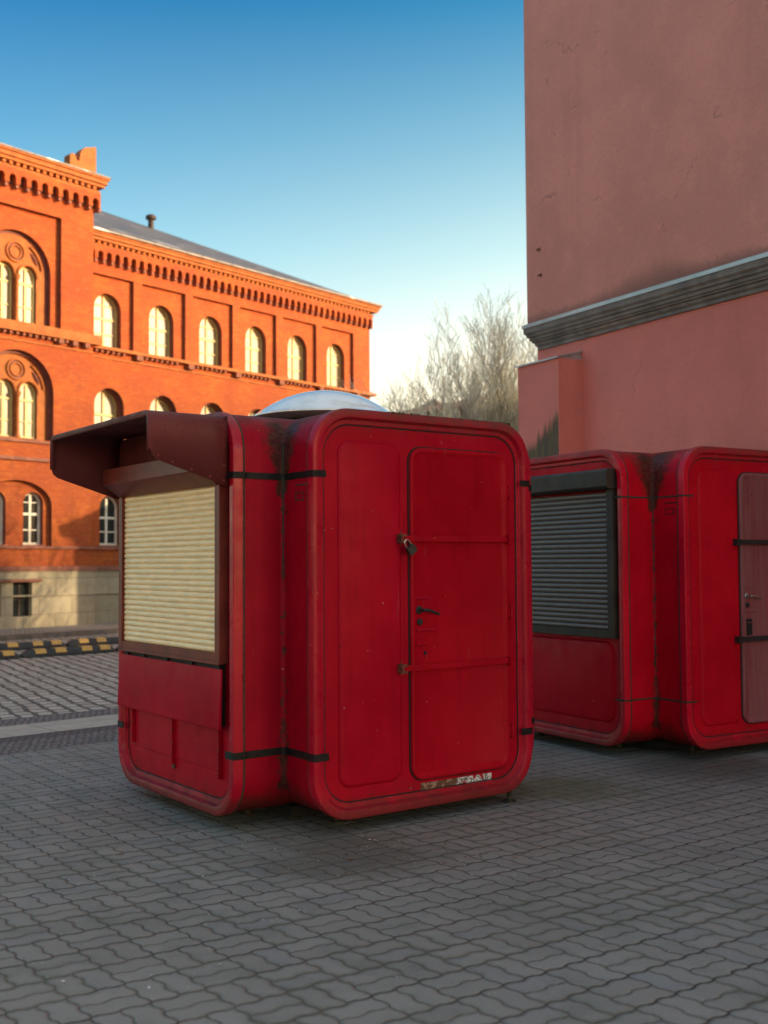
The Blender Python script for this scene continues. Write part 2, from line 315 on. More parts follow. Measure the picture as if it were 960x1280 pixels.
# ------------------------------------------------------------------ mesh helpers
class MB:
    def __init__(s): s.v = []; s.f = []
    def quad_strip(s, rings, closed=True, flip=False):
        n = len(rings[0]); b = len(s.v)
        for r in rings: s.v += [tuple(p) for p in r]
        for i in range(len(rings)-1):
            for j in range(n if closed else n-1):
                k = (j+1) % n
                q = (b+i*n+j, b+i*n+k, b+(i+1)*n+k, b+(i+1)*n+j)
                s.f.append(q[::-1] if flip else q)
        return b
    def ngon(s, pts, flip=False):
        b = len(s.v); s.v += [tuple(p) for p in pts]; q = tuple(range(b, b+len(pts))); s.f.append(q[::-1] if flip else q)
    def box(s, x0, x1, y0, y1, z0, z1, T=None):
        c = [(x0,y0,z0),(x1,y0,z0),(x1,y1,z0),(x0,y1,z0),(x0,y0,z1),(x1,y0,z1),(x1,y1,z1),(x0,y1,z1)]
        if T: c = [T(*p) for p in c]
        b = len(s.v); s.v += [tuple(p) for p in c]
        s.f += [tuple(b+i for i in q) for q in ((0,3,2,1),(4,5,6,7),(0,1,5,4),(1,2,6,5),(2,3,7,6),(3,0,4,7))]
    def tube(s, pts, rad, n=8, cap=True):
        pts = [Vector(p) for p in pts]
        if not isinstance(rad, (list, tuple)): rad = [rad]*len(pts)
        rings = []
        t0 = (pts[1]-pts[0]).normalized(); ref = Vector((0,0,1)) if abs(t0.z) < .9 else Vector((1,0,0))
        a = t0.cross(ref).normalized()
        for i, p in enumerate(pts):
            t = (pts[min(i+1, len(pts)-1)]-pts[max(i-1, 0)]).normalized()
            a = (a-t*a.dot(t)).normalized(); bb = t.cross(a)
            rings.append([p+(a*cos(2*pi*k/n)+bb*sin(2*pi*k/n))*rad[i] for k in range(n)])
        s.quad_strip(rings)
        if cap: s.ngon(rings[0], True); s.ngon(rings[-1])
    def lathe(s, prof, c=(0,0,0), n=32, T=None):
        rings = [[(c[0]+r*cos(2*pi*k/n), c[1]+r*sin(2*pi*k/n), c[2]+z) for k in range(n)] for r, z in prof]
        if T: rings = [[T(*p) for p in r] for r in rings]
        s.quad_strip(rings)
    def tess(s, loops, fn, flip=False):
        vl = [[Vector((p[0], p[1], 0)) for p in l] for l in loops]
        tr = tessellate_polygon(vl); b = len(s.v)
        for l in loops: s.v += [tuple(fn(*p)) for p in l]
        for t in tr: s.f.append(tuple(b+i for i in t))
    def prism(s, loop, y0, y1, fn):   # loop in (a,z), depth y0..y1 ; fn(a,y,z)
        s.tess([loop], lambda a, z: fn(a, y0, z)); s.tess([loop], lambda a, z: fn(a, y1, z))
        s.quad_strip([[fn(a, y0, z) for a, z in loop], [fn(a, y1, z) for a, z in loop]])
    def build(s, name, mat, parent=None, smooth=None, bevel=None):
        me = bpy.data.meshes.new(name); me.from_pydata(s.v, [], s.f)
        bm = bmesh.new(); bm.from_mesh(me)
        bmesh.ops.remove_doubles(bm, verts=bm.verts, dist=1e-5)
        bmesh.ops.recalc_face_normals(bm, faces=bm.faces)
        bm.to_mesh(me); bm.free()
        if smooth is not None:
            for p in me.polygons: p.use_smooth = True
            me.set_sharp_from_angle(angle=radians(smooth))
        me.materials.append(M[mat] if isinstance(mat, str) else mat)
        o = bpy.data.objects.new(name, me); COL.objects.link(o)
        if parent: o.parent = parent
        if bevel:
            md = o.modifiers.new('bevel', 'BEVEL'); md.width = bevel; md.segments = 2; md.limit_method = 'ANGLE'; md.angle_limit = radians(40)
            if smooth is None:
                for p in me.polygons: p.use_smooth = True
                md.harden_normals = False
                me.set_sharp_from_angle(angle=radians(40))
        return o

def tag(o, label=None, cat=None, group=None, kind=None):
    if label: o['label'] = label
    if cat: o['category'] = cat
    if group: o['group'] = group
    if kind: o['kind'] = kind
    return o
def empty(name, loc, rz=0, **k):
    o = bpy.data.objects.new(name, None); COL.objects.link(o); o.location = loc; o.rotation_euler = (0, 0, rz)
    o.empty_display_size = .2; return tag(o, **k)

def rr(cx, cz, w, h, r, n=8):
    """rounded rectangle loop in (a,z)"""
    r = max(r, .0005); pts = []
    for qx, qz, a0 in ((1,1,0),(-1,1,pi/2),(-1,-1,pi),(1,-1,3*pi/2)):
        for i in range(n+1):
            a = a0+i/n*pi/2
            pts.append((cx+qx*(w/2-r)+r*cos(a), cz+qz*(h/2-r)+r*sin(a)))
    return pts

# ------------------------------------------------------------------ kiosk
W = 1.705; NN = .351; ZT = 2.515; ZB = .09; R0 = .25
HC = W/2; D = HC+NN
# local frame: origin at the camera-side notch corner; centre of the cross at (HC, HC)
def face_fn(k):
    """k=0 door face (towards -t), 1 shutter face (towards -s), 2/3 hidden ones. returns fn(a, out, z): a across from the notch corner, out = distance in front of the face plane"""
    if k == 0: return lambda a, o, z: (a, -NN-o, z)
    if k == 1: return lambda a, o, z: (-NN-o, a, z)
    if k == 2: return lambda a, o, z: (a, W+NN+o, z)
    return lambda a, o, z: (W+NN+o, a, z)

def kiosk_shell(parent, mat):
    mb = MB(); prof = rr(0, (ZT+ZB)/2, W, ZT-ZB, R0, 10)
    # add points along top and bottom so that the mitres meet
    full = []
    n = len(prof)
    for i in range(n):
        p, q = prof[i], prof[(i+1) % n]; full.append(p)
        L = math.dist(p, q)
        if L > .3:
            for j in range(1, 8): full.append((p[0]+(q[0]-p[0])*j/8, p[1]+(q[1]-p[1])*j/8))
    rf0 = .03
    for k in range(4):
        ca, sa = cos(k*pi/2), sin(k*pi/2)
        rings = [[] for _ in range(9)]
        for a, z in full:
            h = abs(a); sg = 1 if a >= 0 else -1
            x = max(0, min(1, (h-(HC-R0))/R0)); rf = rf0*x*x*(3-2*x)
            seq = [(h, D-.073), (h, D-.2), (h, max(h+rf, h))]
            for i in range(1, 7):
                th = i/6*pi/4; seq.append((h+rf-rf*cos(th), h+rf-rf*sin(th)))
            for i, (aa, dd) in enumerate(seq):
                X, Y = aa*sg, dd
                rings[i].append((HC+X*ca-Y*sa, HC+X*sa+Y*ca, z))
        mb.quad_strip(rings)
    o = mb.build('body', mat, parent, smooth=35)
    return o

def kiosk_frame(parent, k, mat):
    F = face_fn(k); zc = (ZT+ZB)/2; H = ZT-ZB; mb = MB()
    sec = [(.014,-.085),(.010,-.068),(-.005,-.067),(-.009,-.063),(-.009,-.012),(-.007,-.004),(-.003,-.0008),(.002,0),(.040,0),(.043,-.0012),(.045,-.004),(.055,-.029),(.058,-.032),(.079,-.034),(.083,-.037),(.083,-.05)]
    rings = [[F(a, o, z) for a, z in rr(HC, zc, W-2*i, H-2*i, R0-i*.75, 10)] for i, o in sec]
    mb.quad_strip(rings); fr = mb.build('face_frame', mat, parent, smooth=22)
    mb = MB(); sec = [(.003,-.081),(-.004,-.080),(-.006,-.066),(.0015,-.0655)]
    mb.quad_strip([[F(a, o, z) for a, z in rr(HC, zc, W-2*i, H-2*i, R0-i*.75, 10)] for i, o in sec]); mb.build('rim_seal_and_shade', 'grime', fr)
    mb = MB(); sec = [(.083,-.0425),(.0835,-.040),(.091,-.040),(.0915,-.0425)]
    mb.quad_strip([[F(a, o, z) for a, z in rr(HC, zc, W-2*i, H-2*i, R0-i*.75, 10)] for i, o in sec]); mb.build('rim_seal_and_shade', 'gap', fr)  # dark ring drawn in for the shadow along the inner groove
    return fr

def pad(mb, F, a0, a1, z0, z1, r, secs):
    rings = [[F(a, o, z) for a, z in rr((a0+a1)/2, (z0+z1)/2, a1-a0-2*i, z1-z0-2*i, max(r-i, .004), 8)] for i, o in secs]
    mb.quad_strip(rings); mb.ngon(rings[-1])

def kiosk_panel(parent, k, mat, pads=()):
    F = face_fn(k); mb = MB()
    mb.ngon([F(a, -.043, z) for a, z in rr(HC, (ZT+ZB)/2, W-.15, ZT-ZB-.15, R0-.05, 10)])
    for p in pads: pad(mb, F, *p, [(0,-.046),(0,-.042),(.006,-.036),(.016,-.029),(.024,-.027)])
    return mb.build('wall_panel', mat, parent, smooth=55)

def strip_path(mb, path, z, w, th):
    """path: list of (x,y,nx,ny)"""
    r = []
    for x, y, nx, ny in path:
        r.append([(x, y, z-w/2), (x+nx*th, y+ny*th, z-w/2), (x+nx*th, y+ny*th, z+w/2), (x, y, z+w/2)])
    mb.quad_strip(r)
    mb.ngon(r[0], True); mb.ngon(r[-1])

def notch_strap(parent, k, z, w, mat, name, wrap=.075, sag=0.0, th=.004):
    """band following the re-entrant corner k from one face round to the next"""
    rf = .03; pts = []
    off = .0005
    # in frame: centre origin, corner towards (+,+): from face at y=D (x=HC-wrap..HC) along x=HC to corner, then y=HC out to x=D
    o2 = .0095
    pts += [(HC-wrap, D+.001, 0, 1), (HC-.006, D+.001, 0, 1), (HC+.0075, D-.001, .7, .7), (HC+o2, D-.010, 1, 0), (HC+o2, D-.03, 1, 0), (HC+o2, D-.075, 1, 0), (HC+.002, D-.09, 1, 0)]
    pts += [(HC+off, HC+rf+.01, 1, 0)]
    c = HC+rf
    for i in range(1, 7):
        th_ = i/6*pi/2
        pts.append((c-rf*cos(th_), c-rf*sin(th_), cos(th_), sin(th_)))
    q = [(y, x, ny, nx) for x, y, nx, ny in pts[:8]][::-1]
    pts += q
    ca, sa = cos(k*pi/2), sin(k*pi/2); mb = MB()
    P = [(HC+x*ca-y*sa, HC+x*sa+y*ca, nx*ca-ny*sa, nx*sa+ny*ca) for x, y, nx, ny in pts]
    strip_path(mb, P, z, w, th)
    return mb.build(name, mat, parent)

def shutter(parent, k, a0, a1, z0, z1, pitch, mat, depth=-.02, bulge=.011):
    F = face_fn(k); mb = MB(); rows = []
    n = int((z1-z0)/pitch)
    for i in range(n):
        b = z0+i*pitch
        for f, o in ((0,-.4),(.06,.35),(.3,.85),(.55,1),(.8,.75),(.93,.2),(.97,-.5)):
            rows.append((b+f*pitch, depth+o*bulge))
    mb.quad_strip([[F(a0, o, z), F(a1, o, z)] for z, o in rows], closed=False)
    return mb.build('roller_shutter', mat, parent, smooth=60)

def build_kiosk(root, second=False):
    red = 'redbright' if second else 'red'
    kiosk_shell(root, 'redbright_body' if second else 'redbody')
    for k in range(4): kiosk_frame(root, k, 'redbright_rim' if second else 'redrim')
    F = face_fn(0)
    kiosk_panel(root, 0, red, [(.185, .635 if second else .655, .26, 2.335, .085)])
    d0, d1 = (.655, 1.545) if second else (.718, 1.533)
    zb, zt = (.25, 2.325) if second else (.247, 2.318)
    mb = MB(); pad(mb, F, d0-.007, d1+.007, zb-.008, zt+.008, .097, [(0,-.046),(0,-.036),(.004,-.034)]); mb.build('door_seal', 'gap', root)
    mb = MB(); pad(mb, F, d0, d1, zb, zt, .09, [(0,-.038),(0,-.024),(.003,-.018),(.008,-.016),(.024,-.016),(.032,-.019),(.045,-.027)])
    hx = d0+.035
    door = mb.build('door', 'pinkdoor' if second else 'reddoor', root, smooth=55)
    # pressed ridges, key plate
    for a0, a1, z0, z1, rr__, sc__ in ((hx, hx+.15, 1.365, 1.385, .009, [(0,-.03),(.003,-.021)]), (hx, hx+.155, 1.165, 1.19, .011, [(0,-.03),(.004,-.017)]), (hx+.01, hx+.105, 1.075, 1.085, .004, [(0,-.03),(.002,-.019)])):
        mb = MB(); pad(mb, F, a0, a1, z0, z1, rr__, sc__); mb.build('pressed_ridge', 'pinkdoor' if second else 'redflap', door, smooth=50)
    mb = MB()
    rose = lambda cx, cz, r: mb.lathe([(r, .0), (r, .006), (r*.86, .01), (.0005, .011)], T=lambda x, y, z: F(cx+x, -.027+z, cz+y), n=20)
    rose(hx+.03, 1.30, .026)
    mb.tube([F(hx+.03, -.02, 1.30), F(hx+.03, .022, 1.30)], .010, 10)
    mb.tube([F(hx+.03, .022, 1.30), F(hx+.05, .027, 1.30), F(hx+.09, .028, 1.293), F(hx+.13, .025, 1.277), F(hx+.155, .022, 1.272)], [.010,.011,.010,.0095,.009], 10)
    mb.build('handle', 'steel' if second else 'black', door, smooth=40)
    mb = MB(); rose(hx+.035, 1.225, .022); mb.tube([F(hx+.035, -.017, 1.225), F(hx+.035, -.012, 1.225)], .010, 12)
    mb.build('lock', 'black', door, smooth=40)
    mb = MB()
    if second: pad(mb, F, hx+.02, hx+.085, .975, 1.11, .006, [(0,-.03),(.002,-.02)])
    else: mb.tube([F(hx+.075, -.03, 1.03), F(hx+.075, -.021, 1.03)], .011, 12)
    mb.build('keyhole', 'gap', door, smooth=40)
    for hz in (2.06, 1.26, .48):
        mb = MB(); e = d1+.022
        mb.tube([F(e, -.02, hz-.045), F(e, -.02, hz+.045)], .010, 10)
        mb.box(e-.03, e+.022, .022, .034, hz-.03, hz+.03, T=lambda a, o, z: F(a, -o, z))
        mb.tube([F(e+.012, -.024, hz-.018), F(e+.012, -.017, hz-.018)], .006, 8)
        mb.build('hinge', red, door, smooth=40)
    # two locking bars
    for i, bz in enumerate((1.745, .945)):
        b0, b1 = (.60, 1.60) if second else (.645, 1.565)
        mb = MB(); hh = .021 if second else .019
        ring = []
        for a in (b0, b1):
            ring.append([F(a, -.010, bz-hh), F(a, .0, bz-hh), F(a, .0015, bz-hh+.0015), F(a, .0015, bz+hh-.0015), F(a, .0, bz+hh), F(a, -.010, bz+hh)])
        mb.quad_strip(ring); mb.ngon(ring[0]); mb.ngon(ring[1])
        for a in (b0+.15, (b0+b1)/2, b1-.2): mb.tube([F(a, .002, bz+.004), F(a, .0055, bz+.004)], .007, 8)
        bar = mb.build('locking_bar', 'black' if second else 'reddoor', root, smooth=40)
        for a in (b0, b1-.03):
            mb = MB()
            mb.box(a-.045, a+.012, -.043, -.036, bz-.045, bz+.05, T=F)
            mb.box(a-.03, a-.014, -.038, .022, bz-.027, bz+.027, T=F)
            mb.box(a-.035, a+.02, .006, .014, bz-.03, bz-.016, T=F); mb.box(a-.035, a+.02, .006, .014, bz+.012, bz+.026, T=F)
            for dz in (-.037, .041): mb.tube([F(a-.02, -.037, bz+dz), F(a-.02, -.031, bz+dz)], .007, 8)
            mb.build('bracket', 'black' if second else ('rust' if a < 1 else 'reddoor'), bar, smooth=40)
    # shutter face
    G = face_fn(1)
    if second:
        kiosk_panel(root, 1, red, [(.14, 1.56, .27, .935, .11)])
        s0, s1, zb, zt = .165, 1.56, 1.03, 2.2
        fr = .09; shutter(root, 1, s0, s1, zb, zt, .042, 'greyslat', depth=-.012, bulge=.013)
        mb = MB()
        mb.box(fr, s0, -.04, .012, .965, 2.2, T=G); mb.box(s1, s1+.075, -.04, .012, .965, 2.2, T=G); mb.box(s0, s1, -.04, .010, .965, zb, T=G)
        mb.build('shutter_frame', 'anthracite', root, bevel=.003)
        mb = MB(); sec = [(-.04,2.185),(.055,2.185),(.085,2.205),(.085,2.33),(.06,2.352),(-.04,2.352)]
        rg = [[G(a, o, z) for o, z in sec] for a in (fr-.012, s1+.09)]
        mb.quad_strip(rg); mb.ngon(rg[0]); mb.ngon(rg[1]); mb.build('shutter_box', 'anthracite', root, bevel=.004)
    else:
        kiosk_panel(root, 1, red)
        s0, s1, zb, zt = .19, 1.60, 1.06, 2.2
        shutter(root, 1, s0, s1, zb, zt, .036, 'cream', depth=-.004, bulge=.0075)
        mb = MB()
        mb.box(.128, s0, -.04, .022, .995, 2.2, T=G); mb.box(s1, 1.66, -.04, .022, .995, 2.2, T=G)
        mb.box(s0, s1, -.04, .020, 1.0, zb, T=G); mb.box(.128, 1.645, .0225, .030, .992, 1.012, T=G)
        for t in (1.25, .45): mb.tube([G(.16, .02, .3+t), G(.16, .026, .3+t)], .006, 8)
        mb.build('shutter_frame', 'browndark', root, bevel=.003)
        mb = MB(); sec = [(-.04,2.07),(.03,2.07),(.15,2.15),(.15,2.26),(-.04,2.26)]
        rg = [[G(a, o, z) for o, z in sec] for a in (.14, 1.64)]
        mb.quad_strip(rg); mb.ngon(rg[0]); mb.ngon(rg[1]); mb.build('shutter_box', 'browndark', root, bevel=.004)
        # canopy: roof sheet + two cheeks with a rolled front lip
        mb = MB()
        c0, c1, ft, rc = .055, 1.70, .50, .07
        def sec(out, zb_):   # open inverted-U section at distance out
            p = [(c0, zb_)]
            for i in range(7):
                a = pi-i/6*pi/2; p.append((c0+rc+rc*cos(a), 2.485-rc+rc*sin(a)))
            for i in range(7):
                a = pi/2-i/6*pi/2; p.append((c1-rc+rc*cos(a), 2.485-rc+rc*sin(a)))
            p.append((c1, zb_)); return p
        outs = [(.004, 2.055), (.10, 2.085), (.25, 2.132), (.40, 2.178), (.455, 2.196), (.485, 2.22), (ft, 2.26)]
        rings = [[G(a, o, z) for a, z in sec(o, zb_)] for o, zb_ in outs]
        mb.quad_strip(rings, closed=False)
        # rolled lip: frame inwards at the front
        def lip(i, o, zb_):
            pts = sec(o, zb_); cx, cz = (c0+c1)/2, 2.3
            r = []
            for a, z in pts:
                na = min(max(a, c0+i), c1-i); nz = min(z, 2.485-i); r.append(G(na, o, nz))
            return r
        mb.quad_strip([lip(0, ft, 2.26), lip(.006, ft+.010, 2.25), lip(.02, ft+.012, 2.25), lip(.035, ft+.006, 2.255), lip(.038, ft-.01, 2.26)], closed=False)
        can = mb.build('canopy', 'brown', root, smooth=40)
        sm = can.modifiers.new('thick', 'SOLIDIFY'); sm.thickness = .004; sm.offset = -1
        mb = MB(); mb.box(c0+.004, c1-.004, .0025, .0045, 2.2, 2.479, T=G); mb.build('back_plate', 'brown', can)
        mb = MB()   # rivets on the near cheek
        for o, z in ((.03,2.42),(.03,2.3),(.03,2.18),(.03,2.09),(.12,2.11),(.24,2.147),(.36,2.185),(.45,2.22),(.46,2.33),(.33,2.40),(.22,2.42),(.40,2.40)):
            mb = MB(); mb.lathe([(.007,0),(.006,.003),(.0005,.0045)], T=lambda x, y, zz, o=o, z=z: G(o+x, 0, 0) and (-NN-(o+x), c0-zz, z+y), n=8); mb.build('rivet', 'browndark', can)
        # folding counter flap
        mb = MB(); sc_ = [(.004,.965),(.016,.968),(.034,.62),(.031,.607),(.014,.607)]
        rg = [[G(a, o, z) for o, z in sc_] for a in (.115, 1.645)]
        mb.quad_strip(rg); mb.ngon(rg[0]); mb.ngon(rg[1]); flap = mb.build('counter_flap', 'redflap', root, bevel=.003)
        mb = MB(); mb.box(.17, 1.60, -.04, .002, .62, .99, T=G)
        for a in (.14,.5,.86,1.22,1.5): mb.box(a, a+.07, .008, .018, .967, .993, T=G)
        mb.build('hinge_gap', 'gap', flap)
        # pressed lower field with three riveted ribs
        mb = MB()
        pad(mb, G, .225, 1.53, .335, .62, .012, [(0,-.046),(0,-.042),(.004,-.038)])
        for a, w in ((.222,.022),(.868,.022),(1.508,.022)):
            mb.box(a-w/2, a+w/2, -.043, -.014, .30 if a < 1 else .36, .61, T=G)
        lowp = mb.build('lower_panel', 'red', root, bevel=.004)
        mb = MB()
        for a in (.222,.868,1.508):
            for j in range(9):
                zz = .34+j*.03+random.uniform(-.006,.006); s_ = random.choice((-1,1))
                mb = MB(); mb.box(a+s_*.011-.004, a+s_*.011+.004, -.0165, -.0125, zz, zz+random.uniform(.006,.018), T=G); mb.build('worn_rivet', 'rust', lowp)
        mb = MB(); mb.tube([G(.868, -.04, .285), G(.868, -.025, .285)], .016, 12); mb.build('drain_plug', 'rust', lowp)
        # torn sticker on the sill of the door
        mb = MB(); pad(mb, F, .80, 1.385, .170, .222, .003, [(0,-.044),(.001,-.0405)])
        st = mb.build('sticker', 'sticker', root)
        # dome on the roof
        mb = MB(); R_ = .52
        mb.lathe([(.0005,.315)]+[(R_*i/16, .125+.19*(1-(i/16)**2.1)) for i in range(1, 17)]+[(R_+.022,.118),(R_+.022,.108),(R_-.02,.10),(.36,.085)], c=(HC, HC, ZT), n=64)
        dm = mb.build('roof_dome', 'dome', root, smooth=35)
        mb = MB(); mb.lathe([(.38,-.03),(.37,.09),(.05,.092)], c=(HC, HC, ZT), n=48); mb.build('collar', 'gap', dm, smooth=35)
    kiosk_panel(root, 2, red, [(.2, 1.5, .3, 2.3, .1)]); kiosk_panel(root, 3, red, [(.2, 1.5, .3, 2.3, .1)])
    # floor pan, feet
    mb = MB()
    mb.box(.12, W-.12, .12, W-.12, .03, .094)
    mb.build('floor_pan', 'gap', root)
    for a, b in ((.34,-.05),(W-.13,-.27),(.0,.45),(-.1,W-.3),(W+.2,.2),(W+.2,W-.2),(.2,W+.2),(W-.2,W+.2)):
        mb = MB(); mb.tube([(a,b,.008),(a,b,.08)], .018, 12); mb.lathe([(.0005,.012),(.04,.012),(.045,.006),(.045,0)], c=(a,b,0), n=16)
        mb.build('foot', 'grime', root, smooth=40)
    # sealing of the seams
    for k in range(4):
        if second:
            notch_strap(root, k, 2.115, .014, 'grime', 'seam_seal', .10, th=.0025)
            notch_strap(root, k, .475, .014, 'grime', 'seam_seal', .10, th=.0025)
        else:
            notch_strap(root, k, 2.122, .040, 'tape', 'sealing_tape', .078)
            notch_strap(root, k, .468, .044, 'tape', 'sealing_tape', .09)
        # vertical joint in the re-entrant corner
        mb = MB(); ca, sa = cos(k*pi/2), sin(k*pi/2); q = HC+.03-.03*cos(pi/4)+.001
        z0, z1 = (.42, 2.30) if second else (1.50, 2.33)
        for j in range(12):
            za, zb_ = z0+(z1-z0)*j/12, z0+(z1-z0)*(j+1)/12
            r = random.uniform(.003,.008) if not second else random.uniform(.002,.006)
            x, y = q*ca-q*sa, q*sa+q*ca
            mb.tube([(HC+x, HC+y, za), (HC+x, HC+y, zb_)], r, 6)
        mb.build('corner_joint', 'grime', root)
    # moulded vent by the notch under the tape
    mb = MB()
    V = lambda a, o, z: (-o, a, z)     # the side of the door arm, plane s=0, outward -s
    for (x0, x1, z0, z1) in ((-.30,-.14,2.06,2.068),(-.235,-.14,2.015,2.021),(-.235,-.14,1.97,1.976),(-.235,-.229,1.97,2.021),(-.146,-.14,1.97,2.021)):
        mb.box(x0, x1, .0, .004, z0, z1, T=V)
    mb.build('moulded_vent', 'grime' if not second else 'gap', root)
    # paint line with little rivets next to the corner
    mb = MB()
    for z in [ .55+j*.16 for j in range(9)]:
        for a_, dz in ((-.255, 0), (-.09, .05)):
            mb = MB(); mb.lathe([(.006,0),(.005,.003),(.0005,.004)], T=lambda x, y, zz, z=z: V(a_+x, zz+.0, z+dz+y), n=8); mb.build('rivet', red, root)

K1 = empty('kiosk', (-.6105, 6.7556, 0), .6269, label='dark red kiosk with cream roller shutter under a brown canopy', cat='kiosk', group='red moulded kiosks on the square')
build_kiosk(K1)
K2 = empty('kiosk', (2.219, 9.1379, 0), .5329, label='brighter red kiosk with dark grey shutter and faded pink door by the stucco wall', cat='kiosk', group='red moulded kiosks on the square')
build_kiosk(K2, True)

# moss and crumbs on the roof edge of the first kiosk
mb = MB(); rnd = random.Random(3)
for i in range(260):
    a = rnd.uniform(.5, W-.12)**1.0; b = rnd.uniform(-NN+.0, -NN+.10); r = rnd.uniform(.004, .012)*(1.3 if rnd.random() < .2 else 1)
    z = ZT+.004
    mb.lathe([(r, -.004), (r*.8, r*.5), (.0005, r*rnd.uniform(.6, 1.1))], c=(a, b, z), n=6)
tag(mb.build('moss', 'moss', None, smooth=60), 'thin moss and crumbs along the roof edge of the front kiosk', 'moss', kind='stuff')
o = bpy.data.objects['moss']; o.location = K1.location; o.rotation_euler = K1.rotation_euler

# padlock on the upper bar of kiosk 1
def padlock():
    u = Vector((cos(.6269), sin(.6269), 0)); v = Vector((-sin(.6269), cos(.6269), 0)); I = Vector((-.6105, 6.7556, 0))
    pos = I+u*.640+v*(-NN-.028)+Vector((0,0,1.735))
    r = empty('padlock', pos, .6269, label='small dark padlock with a steel shackle hanging on the upper door bar', cat='padlock')
    tilt = Matrix.Rotation(radians(-58), 3, 'Y')
    def T(x, y, z): return tuple(Matrix.Rotation(radians(-38), 3, 'Y') @ Vector((x, y, z)))
    mb = MB()
    lp = rr(0, -.075, .062, .056, .010, 4)
    sec = [(.004,-.013),(0,-.010),(0,.010),(.004,.013)]
    rings = [[T(a*(1-i*8), y, -.075+(z+.075)*(1-i*8)) for a, z in lp] for i, y in sec]
    mb.quad_strip(rings); mb.ngon(rings[0]); mb.ngon(rings[-1]); mb.build('lock_body', 'lockblack', r, smooth=40)
    mb = MB(); p = [(-.02, -.05), (-.02, -.022)]+[(-.02*cos(a), -.022+.02*sin(a)) for a in [radians(x) for x in range(20, 180, 20)]]+[(.02, -.022), (.02, -.05)]
    mb.tube([T(x, 0, z) for x, z in p], .0045, 8); mb.build('shackle', 'steel', r, smooth=60)
padlock()

# ------------------------------------------------------------------ ground
e_ = Vector((cos(radians(43)), sin(radians(43)), 0)); n_ = Vector((-sin(radians(43)), cos(radians(43)), 0))
def band(name, mat, n0, n1, z=0.0, e0=-40, e1=45):
    mb = MB(); mb.ngon([e_*a+n_*b+Vector((0,0,z)) for a, b in ((e0,n0),(e1,n0),(e1,n1),(e0,n1))])
    return tag(mb.build(name, mat), kind='structure')
mb = MB(); mb.ngon([(-900,-900,-.03),(900,-900,-.03),(900,900,-.03),(-900,900,-.03)]); tag(mb.build('ground','asphalt'), kind='structure')
band('pavement', 'pavers', -22, 9.09)
band('pavement', 'mosaic', 9.09, 9.66, .002)
band('pavement', 'mosaicdark', 9.66, 9.94, .001)
band('pavement', 'slabs', 9.94, 10.63, .004)
band('pavement', 'mosaic', 10.63, 11.15, -.003)
band('road', 'setts', 11.15, 40, -.012)

# bits of litter and dead leaves on the pavers
mb = MB(); rnd = random.Random(12)
for i in range(900):
    x = rnd.uniform(-3, 4); y = rnd.uniform(3, 9)
    if rnd.random() < .5: x, y = rnd.gauss(-.2, .9), rnd.gauss(6.1, .5)
    r = rnd.uniform(.002, .005)*(2.2 if rnd.random() < .08 else 1); a = rnd.uniform(0, 6.28); k = rnd.uniform(.3, 1)
    P = [(x+r*cos(a+q)*(1 if j % 2 else k), y+r*sin(a+q)*(1 if j % 2 else k), .004+rnd.uniform(0,.004)) for j, q in enumerate((0,1.5,3.1,4.6))]
    mb.ngon(P)
tag(mb.build('litter','litter'), 'tiny pale crumbs scattered over the grey pavers', 'litter', kind='stuff')
mb = MB()
for i in range(90):
    x, y = (rnd.gauss(-.05, .55), rnd.gauss(6.15, .15)) if rnd.random() < .4 else (rnd.uniform(.5, 4.2), rnd.uniform(7.2, 9.2))
    r = rnd.uniform(.006, .02); a = rnd.uniform(0, 6.28)
    c, s_ = cos(a), sin(a)
    pts = [(-1,0,.0),(-.3,.35,.2),(.5,.3,.1),(1,0,.4),(.4,-.3,.05),(-.4,-.35,.25)]
    mb.ngon([(x+(p*c-q*s_)*r, y+(p*s_+q*c)*r, .004+h*r) for p, q, h in pts])
tag(mb.build('fallen_leaves','leaf'), 'small brown dead leaves lying on the pavers near the kiosks', 'leaves', kind='stuff')

# rubber lane separators with yellow blocks
def rubber(n0, e0, count, grp):
    for i in range(count):
        c = e_*(e0+i*1.84)+n_*n0
        o = empty('rubber_kerb', (c.x, c.y, 0), radians(43), group='black and yellow rubber kerbs across the cobbled road', cat='rubber kerb')
        L = 1.78; mb = MB(); w, h = .12, .125
        prof = [(-w,0),(-w+.02,h*.55),(-w+.06,h),(w-.06,h),(w-.02,h*.55),(w,0)]
        rings = []
        for x, k in ((0,.35),(.12,1),(L-.12,1),(L,.35)): rings.append([(x, y*(.8+.2*k), z*k) for y, z in prof])
        mb.quad_strip(rings, closed=False); mb.ngon(rings[0]); mb.ngon(rings[-1]); mb.build('rubber_block', 'rubber', o, bevel=.01)
        for x in (.22, .60, 1.10, 1.48 if i % 2 else 1.46):
            mb = MB(); b = [(x,-w+.012,h*.45),(x+.2,-w+.012,h*.45),(x+.2,-w+.055,h+.002),(x,-w+.055,h+.002)]
            mb.ngon([(p, q-.006, r) for p, q, r in b]); t = [(x,-w+.055,h+.002),(x+.2,-w+.055,h+.002),(x+.2,w-.055,h+.003),(x,w-.055,h+.003)]
            mb.ngon(t); mb.quad_strip([[(p, q-.006, r) for p, q, r in b], [(p, q+.02, r-.03) for p, q, r in b]])
            mb.build('reflector', 'yellow', o)
        o['label'] = (('near row', 'far row')[grp] + ' rubber kerb, ' + ('first', 'second', 'third', 'fourth', 'fifth', 'sixth')[i] + ' from the left, black with yellow blocks')
near = Vector((-6.29, 19.16, 0)); rubber(18.32, near.dot(e_)-1.84*1-1.80, 5, 0)
far = Vector((-6.25, 21.8, 0)); rubber(20.15, far.dot(e_)-1.84*2, 5, 1)

